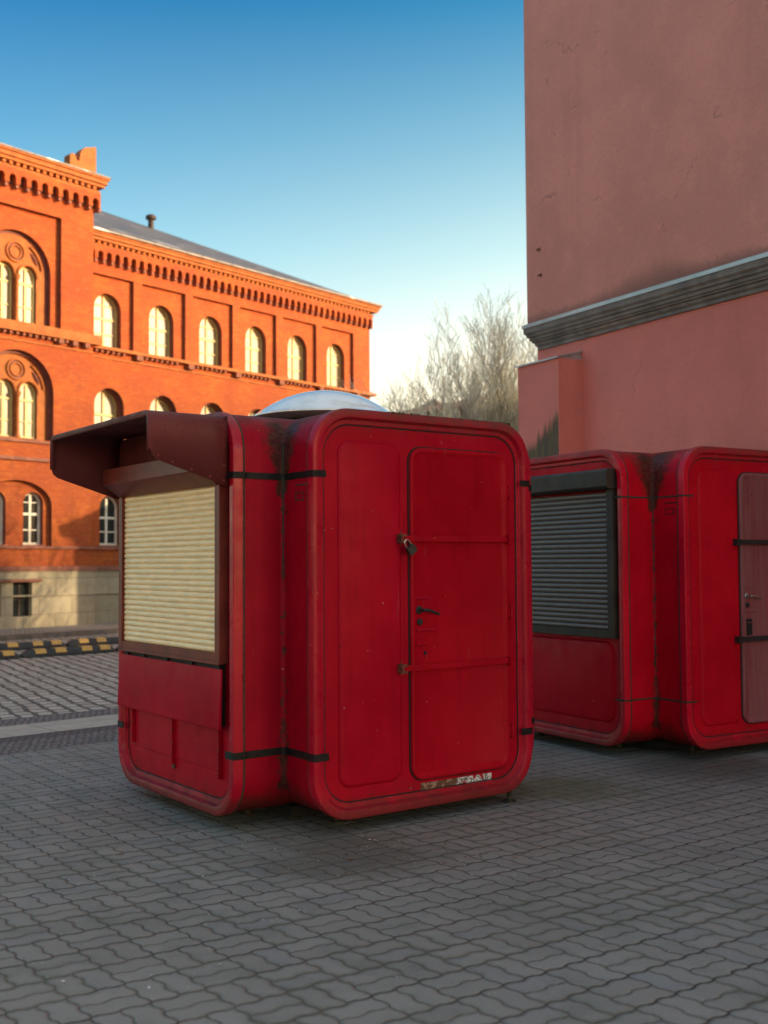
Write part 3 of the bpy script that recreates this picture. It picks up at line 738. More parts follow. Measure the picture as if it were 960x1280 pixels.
# ------------------------------------------------------------------ brick building
BA = .8817
B = empty('brick_building', (-7.352, 28, 0), BA, label='long orange brick palace with arched windows and a bracketed cornice', cat='building')
RF = -.35; SR = -.29; SL = -4.45; SC = -2.37   # projecting bay: front plane, right and left edges, axis
def arch(cx, hw, z0, zs, rise, n=12):
    return [(cx-hw, z0), (cx+hw, z0)]+[(cx+hw*cos(pi*i/n), zs+rise*sin(pi*i/n)) for i in range(n+1)]
def rect(a, b, c, d): return [(a, c), (b, c), (b, d), (a, d)]
wall = MB()
def rep(name, mat, dims, spots, parent=None):
    """repeated small blocks, each an object of its own sharing one mesh"""
    mb = MB(); mb.box(*dims); o = mb.build(name, mat, parent or B); o.location = spots[0]
    for p in spots[1:]:
        c = o.copy(); COL.objects.link(c); c.parent = parent or B; c.location = p
class Dark:
    def quad_strip(s, rings):
        mb = MB(); mb.quad_strip(rings); mb.build('recess', 'reveal', B, smooth=40)
dark = Dark()
def reveal(mb, loop, y0, y1): mb.quad_strip([[(a, y0, z) for a, z in loop], [(a, y1, z) for a, z in loop]])
def fnY(y): return lambda a, z: (a, y, z)
def frame_window(cx, hw, z0, zs, rise, y, fm, pm, bars):
    mb = MB(); o = arch(cx, hw, z0, zs, rise); i_ = arch(cx, hw-.055, z0+.06, zs, max(rise-.055, .02))
    mb.quad_strip([[(a, y, z) for a, z in o], [(a, y-.03, z) for a, z in o], [(a, y-.03, z) for a, z in i_], [(a, y+.02, z) for a, z in i_]])
    top = zs+rise
    mb.box(cx-.03, cx+.03, y-.028, y+.01, z0+.05, top-.04)
    for bz, w in bars: mb.box(cx-hw+.04, cx+hw-.04, y-.024, y+.01, bz-w, bz+w)
    w = mb.build('window', fm, B)
    mb = MB(); mb.tess([arch(cx, hw-.03, z0+.03, zs, max(rise-.03, .02))], fnY(y+.004)); mb.build('pane', pm, w)
    if True:
        mb = MB(); mb.box(cx-hw-.05, cx+hw+.05, y-.2, y-.02, z0-.06, z0+.005); mb.build('sill', 'terradark', w)

def wing(xs0, n, x_end0, x_end1, mirror=False):
    holes = []; 
    for i in range(n):
        c = xs0+1.763*i
        a0 = max(c-.735, x_end0+.02)
        p = rect(a0, c+.75, 7.155, 9.03); holes.append(p); reveal(dark, p, 0, .10)
        w = arch(c, .42, 7.156, 8.17, .42); wall.tess([rect(a0, c+.75, 7.155, 9.03), w[2:]+[(c-.42, 7.156), (c+.42, 7.156)]] if False else [rect(a0, c+.75, 7.15, 9.03), arch(c, .42, 7.17, 8.17, .42)], fnY(.10))
        reveal(dark, arch(c, .42, 7.17, 8.17, .42), .10, .33)
        frame_window(c, .42, 7.17, 8.17, .42, .30, 'winframe', 'paneblind', [(7.95, .03), (8.3, .012), (7.55, .012)])
        w2 = arch(c-.01, .46, 4.56, 5.66, .46); holes.append(w2); reveal(dark, w2, 0, .12)
        # stepped second reveal
        w3 = arch(c-.01, .41, 4.58, 5.66, .41)
        dark.quad_strip([[(a, .12, z) for a, z in w2], [(a, .12, z) for a, z in w3], [(a, .32, z) for a, z in w3]])
        frame_window(c-.01, .41, 4.58, 5.66, .41, .28, 'winframe', 'paneblind', [(5.45, .03), (5.0, .012)])
        w4 = arch(c+.04, .33, 2.05, 3.05, .30); holes.append(w4); reveal(dark, w4, 0, .22)
        frame_window(c+.04, .33, 2.07, 3.05, .30, .2, 'winwhite', 'panedark', [(2.78, .03), (2.42, .015)])
    wall.tess([rect(x_end0, x_end1, 1.45, 9.98)]+holes, fnY(0))
wing(.49, 6, SR, 10.87)
wing(-5.13-1.763*2-.05, 3, -11.0, SL)

# projecting bay
holes = []
pz = rect(SC-1.15, SC+1.15, 7.31, 10.07); holes.append(pz); reveal(dark, pz, RF, RF+.12)
def tracery(z0, zs, r, wt, y, med):
    terra = MB(); dk = MB()
    outer = arch(SC, r-.08, z0, zs, r-.08)
    l = arch(SC-.25, .25, z0+.02, wt-.25, .25); rr_ = arch(SC+.37, .25, z0+.02, wt-.25, .25)
    terra.tess([arch(SC, r-.06, z0-.02, zs, r-.06), l, rr_], fnY(y))
    for q in (l, rr_): reveal(dark, q, y, y+.12)
    for s_ in (-.25, .37): frame_window(SC+s_, .25, z0+.03, wt-.25, .25, y+.10, 'winframe', 'paneblind', [(wt-.42, .025), (z0+.45, .012)])
    # medallion ring and spandrel ribs
    for R_, q in ((.235, .028), (.15, .02)):
        terra.tube([(SC+.04+R_*cos(a), y-.02, med+R_*sin(a)) for a in [2*pi*i/28 for i in range(29)]], q, 6)
    pend = []
    dk.lathe([(.215, 0), (.205, .012), (.165, .012)], T=lambda x, yy, z: (SC+.04+x, y-.004-z*.2, med+yy), n=24); pend.append(dk); dk = MB()
    for s_ in (-1, 1):
        terra.tube([(SC+.06+s_*(.31+.27*cos(a)), y-.02, wt-.25+.29*sin(a)) for a in [pi*i/14 for i in range(15)]], .03, 6)
        pts = [(SC+s_*(r-.17)*cos(a), y-.03, zs+(r-.17)*sin(a)) for a in [radians(x) for x in range(8, 62, 6)]]
        terra.tube(pts, .025, 6)
        dk = MB(); dk.tube([(SC+s_*(r-.27)*cos(a), y-.004, zs+(r-.27)*sin(a)) for a in [radians(x) for x in range(18, 52, 6)]], [.01,.035,.05,.05,.035,.01], 6); pend.append(dk)
    tr = terra.build('tracery', 'terra', B, smooth=40)
    for dk in pend: dk.build('sunk_panel', 'reveal', tr, smooth=40)
    terra = MB()
    terra.lathe([(.075, 0), (.075, .06), (.05, .12), (.045, .2), (.045, wt-z0-.40), (.055, wt-z0-.38), (.08, wt-z0-.30), (.085, wt-z0-.25)], c=(SC+.06, y-.05, z0), n=12); terra.build('column', 'terra', B, smooth=40)
a1 = arch(SC, .93, 7.32, 8.61, .93, 20)
wall.tess([rect(SC-1.15, SC+1.15, 7.30, 10.07), a1], fnY(RF+.12)); 
def two_step(loopf, y):
    l0, l1, l2 = loopf(0), loopf(.07), loopf(.11)
    dark.quad_strip([[(a, y, z) for a, z in l0], [(a, y+.12, z) for a, z in l0], [(a, y+.12, z) for a, z in l1], [(a, y+.20, z) for a, z in l1], [(a, y+.20, z) for a, z in l2]])
two_step(lambda i: arch(SC, .93-i, 7.32, 8.61, .93-i, 20), RF+.12)
tracery(7.32, 8.61, .93, 8.75, RF+.25, 9.05)
a2 = arch(SC, .96, 4.56, 5.70, .96, 20); holes.append(a2)
two_step(lambda i: arch(SC, .96-i, 4.56, 5.70, .96-i, 20), RF); tracery(4.56, 5.70, .96, 5.94, RF+.18, 6.22)
g = arch(SC, .93, 2.03, 3.0, .58, 16); holes.append(g); reveal(dark, g, RF, RF+.12)
gl = arch(SC-.5, .27, 2.05, 3.05, .27); gr = arch(SC+.5, .27, 2.05, 3.05, .27)
wall.tess([arch(SC, .93, 2.02, 3.0, .58, 16), gl, gr], fnY(RF+.12))
for q in (gl, gr): reveal(dark, q, RF+.12, RF+.3)
for s_ in (-.5, .5): frame_window(SC+s_, .27, 2.06, 3.05, .27, RF+.28, 'winwhite', 'panedark', [(2.8, .03), (2.42, .015), (3.08, .012)])
wall.tess([rect(SL, SR, 1.45, 11.1)]+holes, fnY(RF))
wall.box(SR-.0, SR+.002, RF, 3.0, 1.45, 11.1); wall.box(SL-.002, SL, RF, 3.0, 1.45, 11.1); wall.ngon([(SL, 3, 9), (SR, 3, 9), (SR, 3, 11.1), (SL, 3, 11.1)])
wall.ngon([(SL, RF, 11.1), (SR, RF, 11.1), (SR, 3, 11.1), (SL, 3, 11.1)])
wall.ngon([(10.87, 0, 0), (10.87, 16, 0), (10.87, 16, 9.98), (10.87, 0, 9.98)]); wall.ngon([(-11, 0, 0), (-11, 16, 0), (-11, 16, 9.98), (-11, 0, 9.98)])
wall.ngon([(-11, 16, 0), (10.87, 16, 0), (10.87, 16, 9.98), (-11, 16, 9.98)])
wall.build('wall', 'brick', B)

# plinth
mb = MB()
bw = rect(-2.5, -2.0, .38, 1.18)
mb.tess([rect(SL-.05, SR+.05, 0, 1.44), bw, rect(-3.3, -2.8, .38, 1.18)], fnY(RF-.06)); 
for q in (bw, rect(-3.3, -2.8, .38, 1.18)): reveal(mb, q, RF-.06, RF+.25)
mb.quad_strip([[(SR+.05, RF-.06, 0), (SR+.05, RF-.06, 1.44)], [(SR+.05, .01, 0), (SR+.05, .01, 1.44)]], closed=False)
mb.quad_strip([[(SL-.05, RF-.06, 0), (SL-.05, RF-.06, 1.44)], [(SL-.05, .01, 0), (SL-.05, .01, 1.44)]], closed=False)
mb.quad_strip([[(SR+.05, -.05, 0), (10.92, -.05, 0)], [(SR+.05, -.05, 1.44), (10.92, -.05, 1.44)]], closed=False)
mb.quad_strip([[(-11, -.05, 0), (SL-.05, -.05, 0)], [(-11, -.05, 1.44), (SL-.05, -.05, 1.44)]], closed=False)
N = None
pl = mb.build('plinth', None or 'plinth', B)
# the plinth texture uses x and z: rotate its coordinates through a second mapping
def plinth_fix(m):
    t = m.node_tree; mp = [n for n in t.nodes if n.type == 'MAPPING'][0]; tc = [n for n in t.nodes if n.type == 'TEX_COORD'][0]
    s = t.nodes.new('ShaderNodeSeparateXYZ'); c = t.nodes.new('ShaderNodeCombineXYZ')
    t.links.new(tc.outputs['Object'], s.inputs[0]); t.links.new(s.outputs[0], c.inputs[0]); t.links.new(s.outputs[2], c.inputs[1]); t.links.new(c.outputs[0], mp.inputs[0])
plinth_fix(M['plinth'])
for s0, s1 in ((-2.5, -2.0), (-3.3, -2.8)):
    mb = MB(); y = RF+.1; mb.box(s0, s1, y, y+.02, .38, 1.18)
    o = mb.build('cellar_window', 'panedark', B)
    mb = MB(); mb.box(s0, s0+.04, y-.02, y-.001, .38, 1.18); mb.box(s1-.04, s1, y-.02, y-.001, .38, 1.18); mb.box((s0+s1)/2-.03, (s0+s1)/2+.03, y-.02, y-.001, .38, 1.18); mb.box(s0+.04, s1-.04, y-.018, y-.002, .76, .80)
    mb.build('frame', 'anthracite', o)
    mb = MB(); mb.box(s0-.08, s1+.22, RF-.14, RF-.062, 1.19, 1.25); mb.build('lintel', 'terradark', o)

def course(name, mat, z0, z1, out, extra=0.0):
    """a horizontal band that follows the projecting bay"""
    mb = MB(); x0, x1 = SL-out, SR+out
    mb.box(x0, x1, RF-out, RF+.02, z0, z1); mb.box(x1-out+.0, x1, RF+.02, -out, z0, z1)
    mb.box(x1, 10.87+out, -out, .02, z0, z1); mb.box(10.87, 10.87+out, .02, .4, z0, z1)
    mb.box(x0, x0+out, RF+.02, -out, z0, z1); mb.box(-11, x0, -out, .02, z0, z1)
    return mb.build(name, mat, B)
course('plinth_moulding', 'terradark', 1.44, 1.55, .09)
course('string_course', 'terradark', 1.97, 2.03, .05)
course('plinth_ledge', 'plinth', .84, .88, .075)
course('sill_course', 'terra', 7.07, 7.15, .16)
def only_bay(name, mat, z0, z1, out):
    mb = MB(); mb.box(SL-.0, SR+out, RF-out, RF+.02, z0, z1); mb.box(SR+.0, SR+out, RF+.02, .0, z0, z1); mb.build(name, mat, B)
only_bay('bay_course', 'terradark', 4.05, 4.13, .06); only_bay('bay_course', 'terradark', 4.48, 4.54, .05)
only_bay('sill_course', 'terra', 7.151, 7.30, .165)
# brackets below the sill course
rep('bracket', 'terradark', (0,.07,-.10,0,-.069,0), [(.44+1.763*i-.62+j*.17, 0, 7.069) for i in range(6) for j in range(7)]+[(SL+1.45+j*.17, RF, 7.069) for j in range(12)])
rep('large_bracket', 'terradark', (0,.2,-.14,0,-.139,0), [(.44+1.763*i+.82, 0, 7.069) for i in range(6)])
rep('large_bracket', 'terradark', (0,.14,-.14,0,-.119,0), [(x, RF, 7.069) for x in (-.95, -.6, -1.35)])
mb = MB(); mb.box(SR+.0, 10.87, -.03, .0, 6.86, 6.90); mb.box(SL, SR, RF-.03, RF, 6.86, 6.90); mb.build('thin_course', 'terra', B)
# corbel table with little arches, dentils, cornice
def corbels(x0, x1, y, z_bot, z_top, pitch, out, nm):
    n = round((x1-x0)/pitch); p = (x1-x0)/n; loop = [(x0, z_top), (x0, z_bot)]
    hw = p*.30; ah = (z_top-z_bot)*.5
    for i in range(n):
        c = x0+(i+.5)*p
        loop += [(c-hw, z_bot)]+[(c-hw*cos(pi*k/6), z_bot+ah*.75+hw*sin(pi*k/6)) for k in range(7)]+[(c+hw, z_bot)]
    loop += [(x1, z_bot), (x1, z_top)]
    mb = MB(); mb.prism(loop, y-out, y-.0, lambda a, yy, z: (a, yy, z)); cb = mb.build(nm, 'brick', B)
    mb = MB(); mb.box(x0, x1, y-.012, y-.002, z_bot+.01, z_top); mb.build('niche_backing', 'niche', cb)
    rep('corbel', 'terradark', (-.035,.035,-out*.8,-.013,-.09,-.001), [(x0+i*p, y, z_bot) for i in range(n+1)])
corbels(SR, 10.87, 0, 9.39, 9.74, .262, .14, 'corbel_table')
corbels(-11, SL, 0, 9.39, 9.74, .262, .14, 'corbel_table')
corbels(SL-.1, SR+.1, RF, 10.54, 10.90, .289, .16, 'corbel_table')
mb = MB(); mb.box(SR+.0, SR+.16, RF, 1.0, 10.49, 10.90); mb.build('corbel_return', 'brick', B)
rep('dentil', 'terra', (0,.09,-.15,0,0,.07), [(SR+.1+.18*i, 0, 9.77) for i in range(61)])
rep('dentil', 'terra', (0,.09,-.16,0,0,.08), [(SL-.1+.18*i, RF, 10.98) for i in range(24)])
mb = MB(); x = -11
while x < SL-.1: mb.box(x, x+.09, -.20, .0, 9.77, 9.84); x += .18
tag(mb.build('dentil_row', 'terra', B), kind='stuff')
def cornice(x0, x1, y, zs, name, right=True, left=False):
    mb = MB()
    for z0, z1, out in zs:
        mb.box(x0-(out if left else 0), x1+(out if right else 0), y-out, y+.02, z0, z1)
        if right: mb.box(x1+.0005, x1+out, y+.02, y+1.2, z0, z1)
    return mb.build(name, 'terra', B)
cornice(SR, 10.87, 0, [(9.741, 9.769, .12), (9.841, 9.92, .2), (9.921, 10.0, .25), (10.001, 10.05, .28)], 'cornice')
cornice(-11, SL, 0, [(9.741, 9.769, .12), (9.841, 9.92, .2), (9.921, 10.0, .25), (10.001, 10.05, .28)], 'cornice', False)
cornice(SL, SR, RF, [(10.901, 10.979, .12), (11.061, 11.14, .20), (11.141, 11.25, .25), (11.251, 11.30, .29)], 'cornice', True, True)
mb = MB(); mb.box(SL-.31, SR+.31, RF-.31, 3.2, 11.301, 11.34); mb.build('bay_roof', 'roof', B)
mb = MB(); mb.box(SR, 11.17, -.34, -.22, 10.051, 10.10); mb.box(-11, SL, -.34, -.22, 10.051, 10.10); mb.build('gutter', 'roof', B)
ac = [(-1.02,11.44),(-1.02,11.80),(-.95,11.87),(-.88,11.84),(-.82,11.72),(-.74,11.72),(-.72,11.93),(-.66,12.03),(-.55,12.12),(-.42,12.15),(-.30,12.20),(-.25,12.19),(-.25,11.44)]
for s_ in (1, -1):
    mb = MB(); mb.prism([(SC+(a-SC)*s_, z-.10) for a, z in ac], RF-.05, RF+.2, lambda a, y, z: (a, y, z)); mb.build('acroterion', 'terra', B)
# hipped roof
mb = MB(); ze = 10.08; hy = 8.0; hz = 13.9
E0, E1 = (-11, -.24, ze), (11.14, -.24, ze); Bk0, Bk1 = (-11, 16.3, ze), (11.22, 16.3, ze); r1 = (3.2, hy, hz); r0 = (-11, hy, hz)
mb.ngon([E0, E1, r1, r0]); mb.ngon([E1, Bk1, r1]); mb.ngon([Bk1, Bk0, r0, r1]); mb.ngon([E0, r0, Bk0]); mb.ngon([E0, Bk0, Bk1, E1])
rf = mb.build('roof', 'roof', B)
t = .66; cx, cy, cz = 11.22+(3.2-11.22)*t, -.32+(8.32)*t, ze+(hz-ze)*t
mb = MB(); mb.lathe([(.10,-.35),(.09,.22),(.11,.24),(.17,.27),(.17,.36),(.12,.40),(.0005,.40)], c=(cx, cy, cz), n=16); mb.build('vent_pipe', 'anthracite', rf)
# sidewalk by the building with its kerb
mb = MB(); ub = Vector((cos(BA), sin(BA), 0)); vb = Vector((-sin(BA), cos(BA), 0)); o0 = Vector((-7.352, 28, 0))
def bp(s, d, z): return o0+ub*s+vb*d+Vector((0, 0, z))
mb.quad_strip([[bp(-12, -2.3, -.02), bp(14, -2.3, -.02)], [bp(-12, -2.3, .10), bp(14, -2.3, .10)], [bp(-12, .3, .12), bp(14, .3, .12)]], closed=False)
tag(mb.build('sidewalk', 'sidewalk'), kind='structure')
mb = MB(); mb.quad_strip([[bp(-12, -2.301, -.02), bp(14, -2.301, -.02)], [bp(-12, -2.32, .104), bp(14, -2.32, .104)], [bp(-12, -2.16, .108), bp(14, -2.16, .108)]], closed=False)
tag(mb.build('kerb', 'ledge'), kind='structure')

# ------------------------------------------------------------------ stucco building on the right
TW = 2.1058
T0 = Vector((4.37, 10.41, 0))
# local x along the wall (far), local -y ... outward (towards the kiosks) is +y after this rotation
S = empty('stucco_building', T0, TW, label='tall terracotta stucco building with a dark stone ledge and windowless wall', cat='building')
Lr = 11.0; dep = 12.0
mb = MB(); mb.box(-Lr, 4.61, -dep, 0, 0, 4.6); mb.build('lower_wall', 'stucco_low', S)
mb = MB(); mb.box(-Lr, 4.69, -dep-.1, .10, 4.52, 11.5); uw = mb.build('upper_wall', 'stucco_up', S)
mb = MB(); mb.box(-Lr-.3, 5.0, -dep-.4, .4, 11.5, 11.75); mb.build('roof', 'ledge', S)
mb = MB()
sec = [(.0, 4.335), (.03, 4.337), (.03, 4.375), (.055, 4.395), (.058, 4.43), (.085, 4.434), (.085, 4.455), (.105, 4.46), (.108, 4.50), (.13, 4.505), (.135, 4.535), (.16, 4.56), (.16, 4.625), (.16, 4.655), (.09, 4.665)]
def ledge_ring(sec, e=0):
    rows = []
    for o, z in sec:
        rows.append([(-Lr, o, z), (4.54+o, o, z), (4.54+o, -dep-o, z)])
    return rows
mb.quad_strip(ledge_ring(sec), closed=False); mb.build('ledge', 'ledge', S, smooth=20)
mb = MB(); mb.quad_strip(ledge_ring([(.162, 4.628), (.175, 4.626), (.178, 4.668), (.102, 4.70)]), closed=False); mb.build('flashing', 'zinc', S)
mb = MB(); mb.box(3.755, 4.56, .0, .366, 0, 4.085); pr = mb.build('pier', 'stucco_pier', S)
mb = MB(); p = [(3.73, -.0, 4.20), (4.60, -.0, 4.20), (4.60, .40, 4.098), (3.73, .40, 4.098)]
q = [(a, b, c-.02) for a, b, c in p]; mb.quad_strip([p, q]); mb.ngon(p); mb.ngon(q, True)
mb.ngon([(3.756, 0, 4.08), (3.756, .366, 4.08), (3.756, 0, 4.18)]); mb.build('flashing', 'zinc', pr)
for (a, z) in ((4.42, 5.62), (4.40, 5.28)):   # small iron hooks left in the plaster
    mb = MB(); mb.tube([(a, .10, z), (a, .14, z), (a, .15, z-.02)], .008, 6); mb.box(a-.02, a+.02, .098, .105, z-.02, z+.02); mb.build('hook', 'rust', uw)

# ------------------------------------------------------------------ low building, houses behind
LB = Vector((3.56, 29, 0)); la = math.atan2(.777, -.629)
L_ = empty('outbuilding', LB, la, label='low dark brown building with a pale roof edge behind the bare tree', cat='building')
mb = MB(); mb.box(-3.4, 7.4, -5, 0, 0, 5.75); mb.build('wall', 'outwall', L_)
mb = MB(); rg = [[(x, y, z) for y, z in ((.25, 5.75), (.25, 5.95), (-2.6, 6.0), (-5.3, 5.9), (-5.3, 5.75))] for x in (-3.6, 7.6)]
mb.quad_strip(rg); mb.ngon(rg[0]); mb.ngon(rg[1]); lr = mb.build('roof', 'tile', L_)
mb = MB(); mb.box(-3.62, 7.62, .252, .30, 5.88, 6.02); mb.build('roof_edge', 'zinc', lr)
for x in (-2, .2, 2.4, 4.6, 6.4):
    mb = MB(); mb.box(x-.45, x+.45, .002, .03, 3.2, 4.6); w = mb.build('window', 'outwall', L_, bevel=.01)
    mb = MB(); mb.box(x-.38, x+.38, .0305, .035, 3.27, 4.53); mb.build('pane', 'panedark', w)
Hs = empty('house', (2.35, 52, 0), .25, label='small distant gabled house with an orange chimney above the low roof', cat='house')
mb = MB(); mb.box(-1.5, 1.5, 0, 9, 0, 7.6); mb.prism([(-1.5, 7.6), (1.5, 7.6), (0, 9.05)], 0.0, 9.0, lambda a, y, z: (a, y, z)); mb.build('wall', 'plaster', Hs)
mb = MB()
for s_ in (-1, 1):
    mb.prism([(0, 9.08), (0, 9.25), (s_*1.8, 7.5), (s_*1.8, 7.33)], -.3, 9.3, lambda a, y, z: (a, y, z))
hr = mb.build('roof', 'tile', Hs)
mb = MB(); mb.box(.55, .95, 2, 2.5, 8.2, 9.35); mb.box(.50, 1.0, 1.95, 2.55, 9.35, 9.45); mb.build('chimney', 'orange', hr)

# unseen block added behind the stucco building to shade street and lower facade
Fb = empty('shade_block', (9.5, 29.6, 0), 0, label='unseen plain beige block added behind the stucco building to cast shade', cat='building')
mb = MB(); mb.box(0, 11, 0, 12, 0, 7.3); mb.build('wall', 'plaster', Fb)
mb = MB(); mb.box(-.25, 11.2, -.25, 12.2, 7.3, 7.5); mb.build('roof', 'tile', Fb)
for i in range(4):
    for j in range(2):
        mb = MB(); y = 1.2+i*2.8; z = 1.2+j*3.0; mb.box(-.05, -.001, y, y+1.1, z, z+1.5); w = mb.build('window', 'winwhite', Fb)
        mb = MB(); mb.box(-.055, -.051, y+.08, y+1.02, z+.08, z+1.42); mb.build('pane', 'panedark', w)
Fc = empty('shade_caster', (13.5, 20.8, 0), 0, label='unseen lower beige annex between the stucco building and the plain block', cat='building')  # added out of view to shade the road; its gap lets sun reach the plinth
mb = MB(); mb.box(0, 7, 0, 3.2, 0, 7.4); mb.box(0, 7, 5.4, 8.6, 0, 7.4); mb.build('wall', 'plaster', Fc)
mb = MB(); mb.box(-.2, 7.2, -.2, 3.4, 7.4, 7.55); mb.box(-.2, 7.2, 5.2, 8.6, 7.4, 7.55); mb.build('roof', 'tile', Fc)

Fd = empty('bounce_building', (-19, -16, 0), 0, label='unseen pale plastered building added off to the left for warm bounce light', cat='building')  # added out of view to bounce warm sunlight onto the foreground
mb = MB(); mb.box(-8, 0, 0, 22, 0, 13); mb.build('wall', 'plaster', Fd)
mb = MB(); mb.box(-8.3, .3, -.3, 22.3, 13, 13.3); mb.build('roof', 'tile', Fd)
for i in range(7):
    for j in range(4):
        mb = MB(); y = 1.0+i*3.0; z = 1.2+j*3.1; mb.box(.001, .05, y, y+1.2, z, z+1.7); w = mb.build('window', 'winwhite', Fd)
        mb = MB(); mb.box(.051, .055, y+.08, y+1.12, z+.08, z+1.62); mb.build('pane', 'panedark', w)

# ------------------------------------------------------------------ bare tree and shrubs
def twigs(mb, p, d, L, r, depth, rnd, tw, up=.25):
    n = 4; pts = [p]; q = p.copy(); dd = d.copy()
    for i in range(n):
        dd = (dd+Vector((rnd.gauss(0, .10), rnd.gauss(0, .10), rnd.gauss(up*.3, .08)))).normalized(); q = q+dd*L/n; pts.append(q.copy())
    rads = [max(.0030, r*(1-.55*i/n)) for i in range(n+1)]
    (mb if depth > 1 else tw).tube(pts, rads, 5 if depth > 1 else 3, cap=False)
    if depth <= 0: return
    k = rnd.choice((3, 4)) if depth > 1 else rnd.choice((3, 4, 5))
    for j in range(k):
        t = rnd.uniform(.35, 1) if j else 1.0
        i = min(n-1, int(t*n)); base = pts[i].lerp(pts[i+1], t*n-i)
        ax = Vector((rnd.gauss(0, 1), rnd.gauss(0, 1), rnd.gauss(0, .3))).normalized()
        nd = (dd+ax*rnd.uniform(.35, .75)+Vector((0, 0, up))).normalized()
        twigs(mb, base, nd, L*rnd.uniform(.55, .8), r*.5, depth-1, rnd, tw, up)
def tree(loc, H, stems, spread, seed, label, depth=5, name='tree', tmat='bark', cmat='twig', cat='tree', up=.25):
    rnd = random.Random(seed); r = empty(name, loc, 0, label=label, cat=cat); a, b = MB(), MB()
    for i in range(stems):
        ang = i/stems*2*pi+rnd.uniform(-.4, .4)
        d = Vector((cos(ang)*spread, sin(ang)*spread, 1)).normalized()
        twigs(a, Vector((cos(ang)*.12, sin(ang)*.12, -.05)), d, H*.36, .055*H/7, depth, rnd, b, up)
    a.build('trunk', tmat, r); b.build('crown', cmat, r)
    return r
tree((2.5, 23.5, 0), 6.7, 9, .36, 5, 'bare pale twiggy tree between the kiosks and the stucco building', depth=6, up=.14)
for i, (x, y, h, mt) in enumerate(((2.9, 22.6, 3.6, 'shrub'), (1.7, 25.2, 3.0, 'shrub'), (2.5, 25.6, 3.5, 'shrub'), (3.2, 24.2, 3.9, 'shrubgold'))):
    tree((x, y, 0), h, 9, .55, 20+i, ('brown twiggy shrub close to the stucco wall', 'brown twiggy shrub under the left side of the pale tree', 'brown twiggy shrub behind the pale tree trunk', 'golden leafed shrub at the foot of the low building')[i], depth=4, name='shrub', tmat=mt, cmat=mt, cat='shrub', up=.12)
# leaf flecks of the golden shrub
mb = MB(); rnd = random.Random(4)
for i in range(900):
    c = Vector((3.2+rnd.gauss(0, .35), 24.2+rnd.gauss(0, .4), rnd.uniform(3.0, 4.2))); s_ = rnd.uniform(.03, .06)
    a = Vector((rnd.gauss(0,1), rnd.gauss(0,1), rnd.gauss(0,1))).normalized(); b = a.orthogonal().normalized()
    mb.ngon([c-a*s_, c+b*s_*.5, c+a*s_, c-b*s_*.5])
lv = mb.build('foliage', 'shrubgold', bpy.data.objects['shrub.003']); lv.matrix_parent_inverse = Matrix.Translation(-Vector((3.2, 24.2, 0)))

# ------------------------------------------------------------------ light, sky, camera
EL = radians(14.5); az = Vector((1, -.06, 0)).normalized()
sun_dir = Vector((az.x*cos(EL), az.y*cos(EL), sin(EL)))
sd = bpy.data.lights.new('sun', 'SUN'); sd.energy = 1.65; sd.angle = radians(.5); sd.color = (1, .76, .46)
so = bpy.data.objects.new('sun', sd); COL.objects.link(so); so.rotation_euler = (-sun_dir).to_track_quat('-Z', 'Y').to_euler()
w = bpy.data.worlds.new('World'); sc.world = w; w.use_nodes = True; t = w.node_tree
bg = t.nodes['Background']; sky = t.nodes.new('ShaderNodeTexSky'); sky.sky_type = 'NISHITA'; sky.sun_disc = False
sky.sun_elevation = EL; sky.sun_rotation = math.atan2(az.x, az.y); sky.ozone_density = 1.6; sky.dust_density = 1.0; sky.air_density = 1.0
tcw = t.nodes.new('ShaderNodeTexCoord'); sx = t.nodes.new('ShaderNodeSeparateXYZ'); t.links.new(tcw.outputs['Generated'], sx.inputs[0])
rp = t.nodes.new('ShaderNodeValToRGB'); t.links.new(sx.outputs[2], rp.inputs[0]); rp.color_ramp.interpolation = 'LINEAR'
els = [(0, (1.35, .92, .57)), (.15, (1.1, .83, .58)), (.27, (.62, .69, .56)), (.36, (.33, .52, .50)), (.46, (.07, .32, .43)), (.78, (1.6, 1.3, .92))]  # overhead part, out of view, brightened to fill the shaded foreground
while len(rp.color_ramp.elements) < len(els): rp.color_ramp.elements.new(.5)
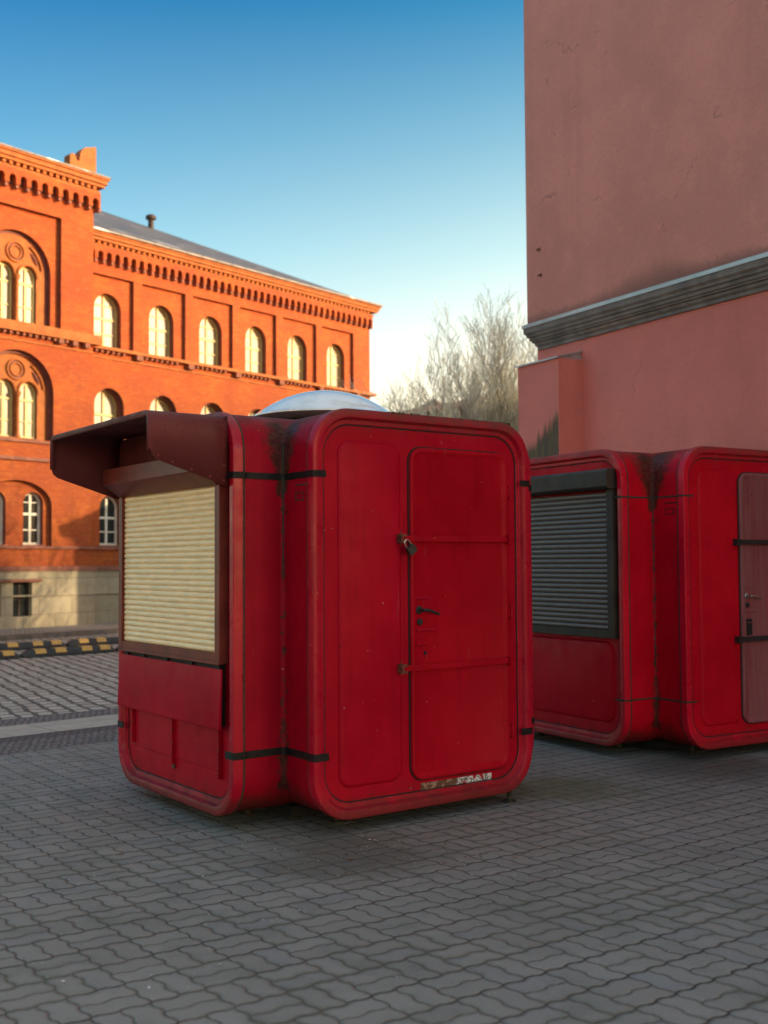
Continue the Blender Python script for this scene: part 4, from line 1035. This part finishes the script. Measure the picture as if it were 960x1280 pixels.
for e, (p, c) in zip(rp.color_ramp.elements, els): e.position = p; e.color = (*c, 1)
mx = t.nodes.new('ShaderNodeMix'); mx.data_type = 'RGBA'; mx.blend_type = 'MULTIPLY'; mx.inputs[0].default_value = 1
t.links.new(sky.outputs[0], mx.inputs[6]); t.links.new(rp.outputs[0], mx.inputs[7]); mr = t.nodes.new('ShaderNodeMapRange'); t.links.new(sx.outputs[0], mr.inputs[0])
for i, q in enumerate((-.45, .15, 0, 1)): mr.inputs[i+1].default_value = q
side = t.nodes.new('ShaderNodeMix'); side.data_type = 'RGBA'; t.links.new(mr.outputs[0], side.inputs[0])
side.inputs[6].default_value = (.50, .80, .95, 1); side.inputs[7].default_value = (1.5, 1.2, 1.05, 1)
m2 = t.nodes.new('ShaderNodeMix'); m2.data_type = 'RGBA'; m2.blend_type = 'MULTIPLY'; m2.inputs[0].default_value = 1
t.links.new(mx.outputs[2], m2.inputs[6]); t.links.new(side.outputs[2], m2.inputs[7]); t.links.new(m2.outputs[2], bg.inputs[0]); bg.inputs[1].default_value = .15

cd = bpy.data.cameras.new('camera'); cam = bpy.data.objects.new('camera', cd); COL.objects.link(cam); sc.camera = cam
pit, rol = .0451, -.0065
Fv = Vector((0, cos(pit), sin(pit))); U0 = Vector((0, -sin(pit), cos(pit))); R0_ = Vector((1, 0, 0))
Rv = R0_*cos(rol)+U0*sin(rol); Uv = -R0_*sin(rol)+U0*cos(rol)
mt = Matrix((Rv, Uv, -Fv)).transposed().to_4x4(); mt.translation = Vector((0, 0, 1.6)); cam.matrix_world = mt
cd.sensor_fit = 'HORIZONTAL'; cd.sensor_width = 24; cd.lens = 1386.3/960*24; cd.clip_end = 3000; cd.clip_start = .05
cd.dof.use_dof = True; cd.dof.focus_distance = 7.4; cd.dof.aperture_fstop = 1.7
sc.view_settings.view_transform = 'Standard'; sc.view_settings.look = 'None'; sc.view_settings.gamma = 1; sc.view_settings.exposure = 1.76
sc.cycles.use_denoising = True; sc.cycles.max_bounces = 6
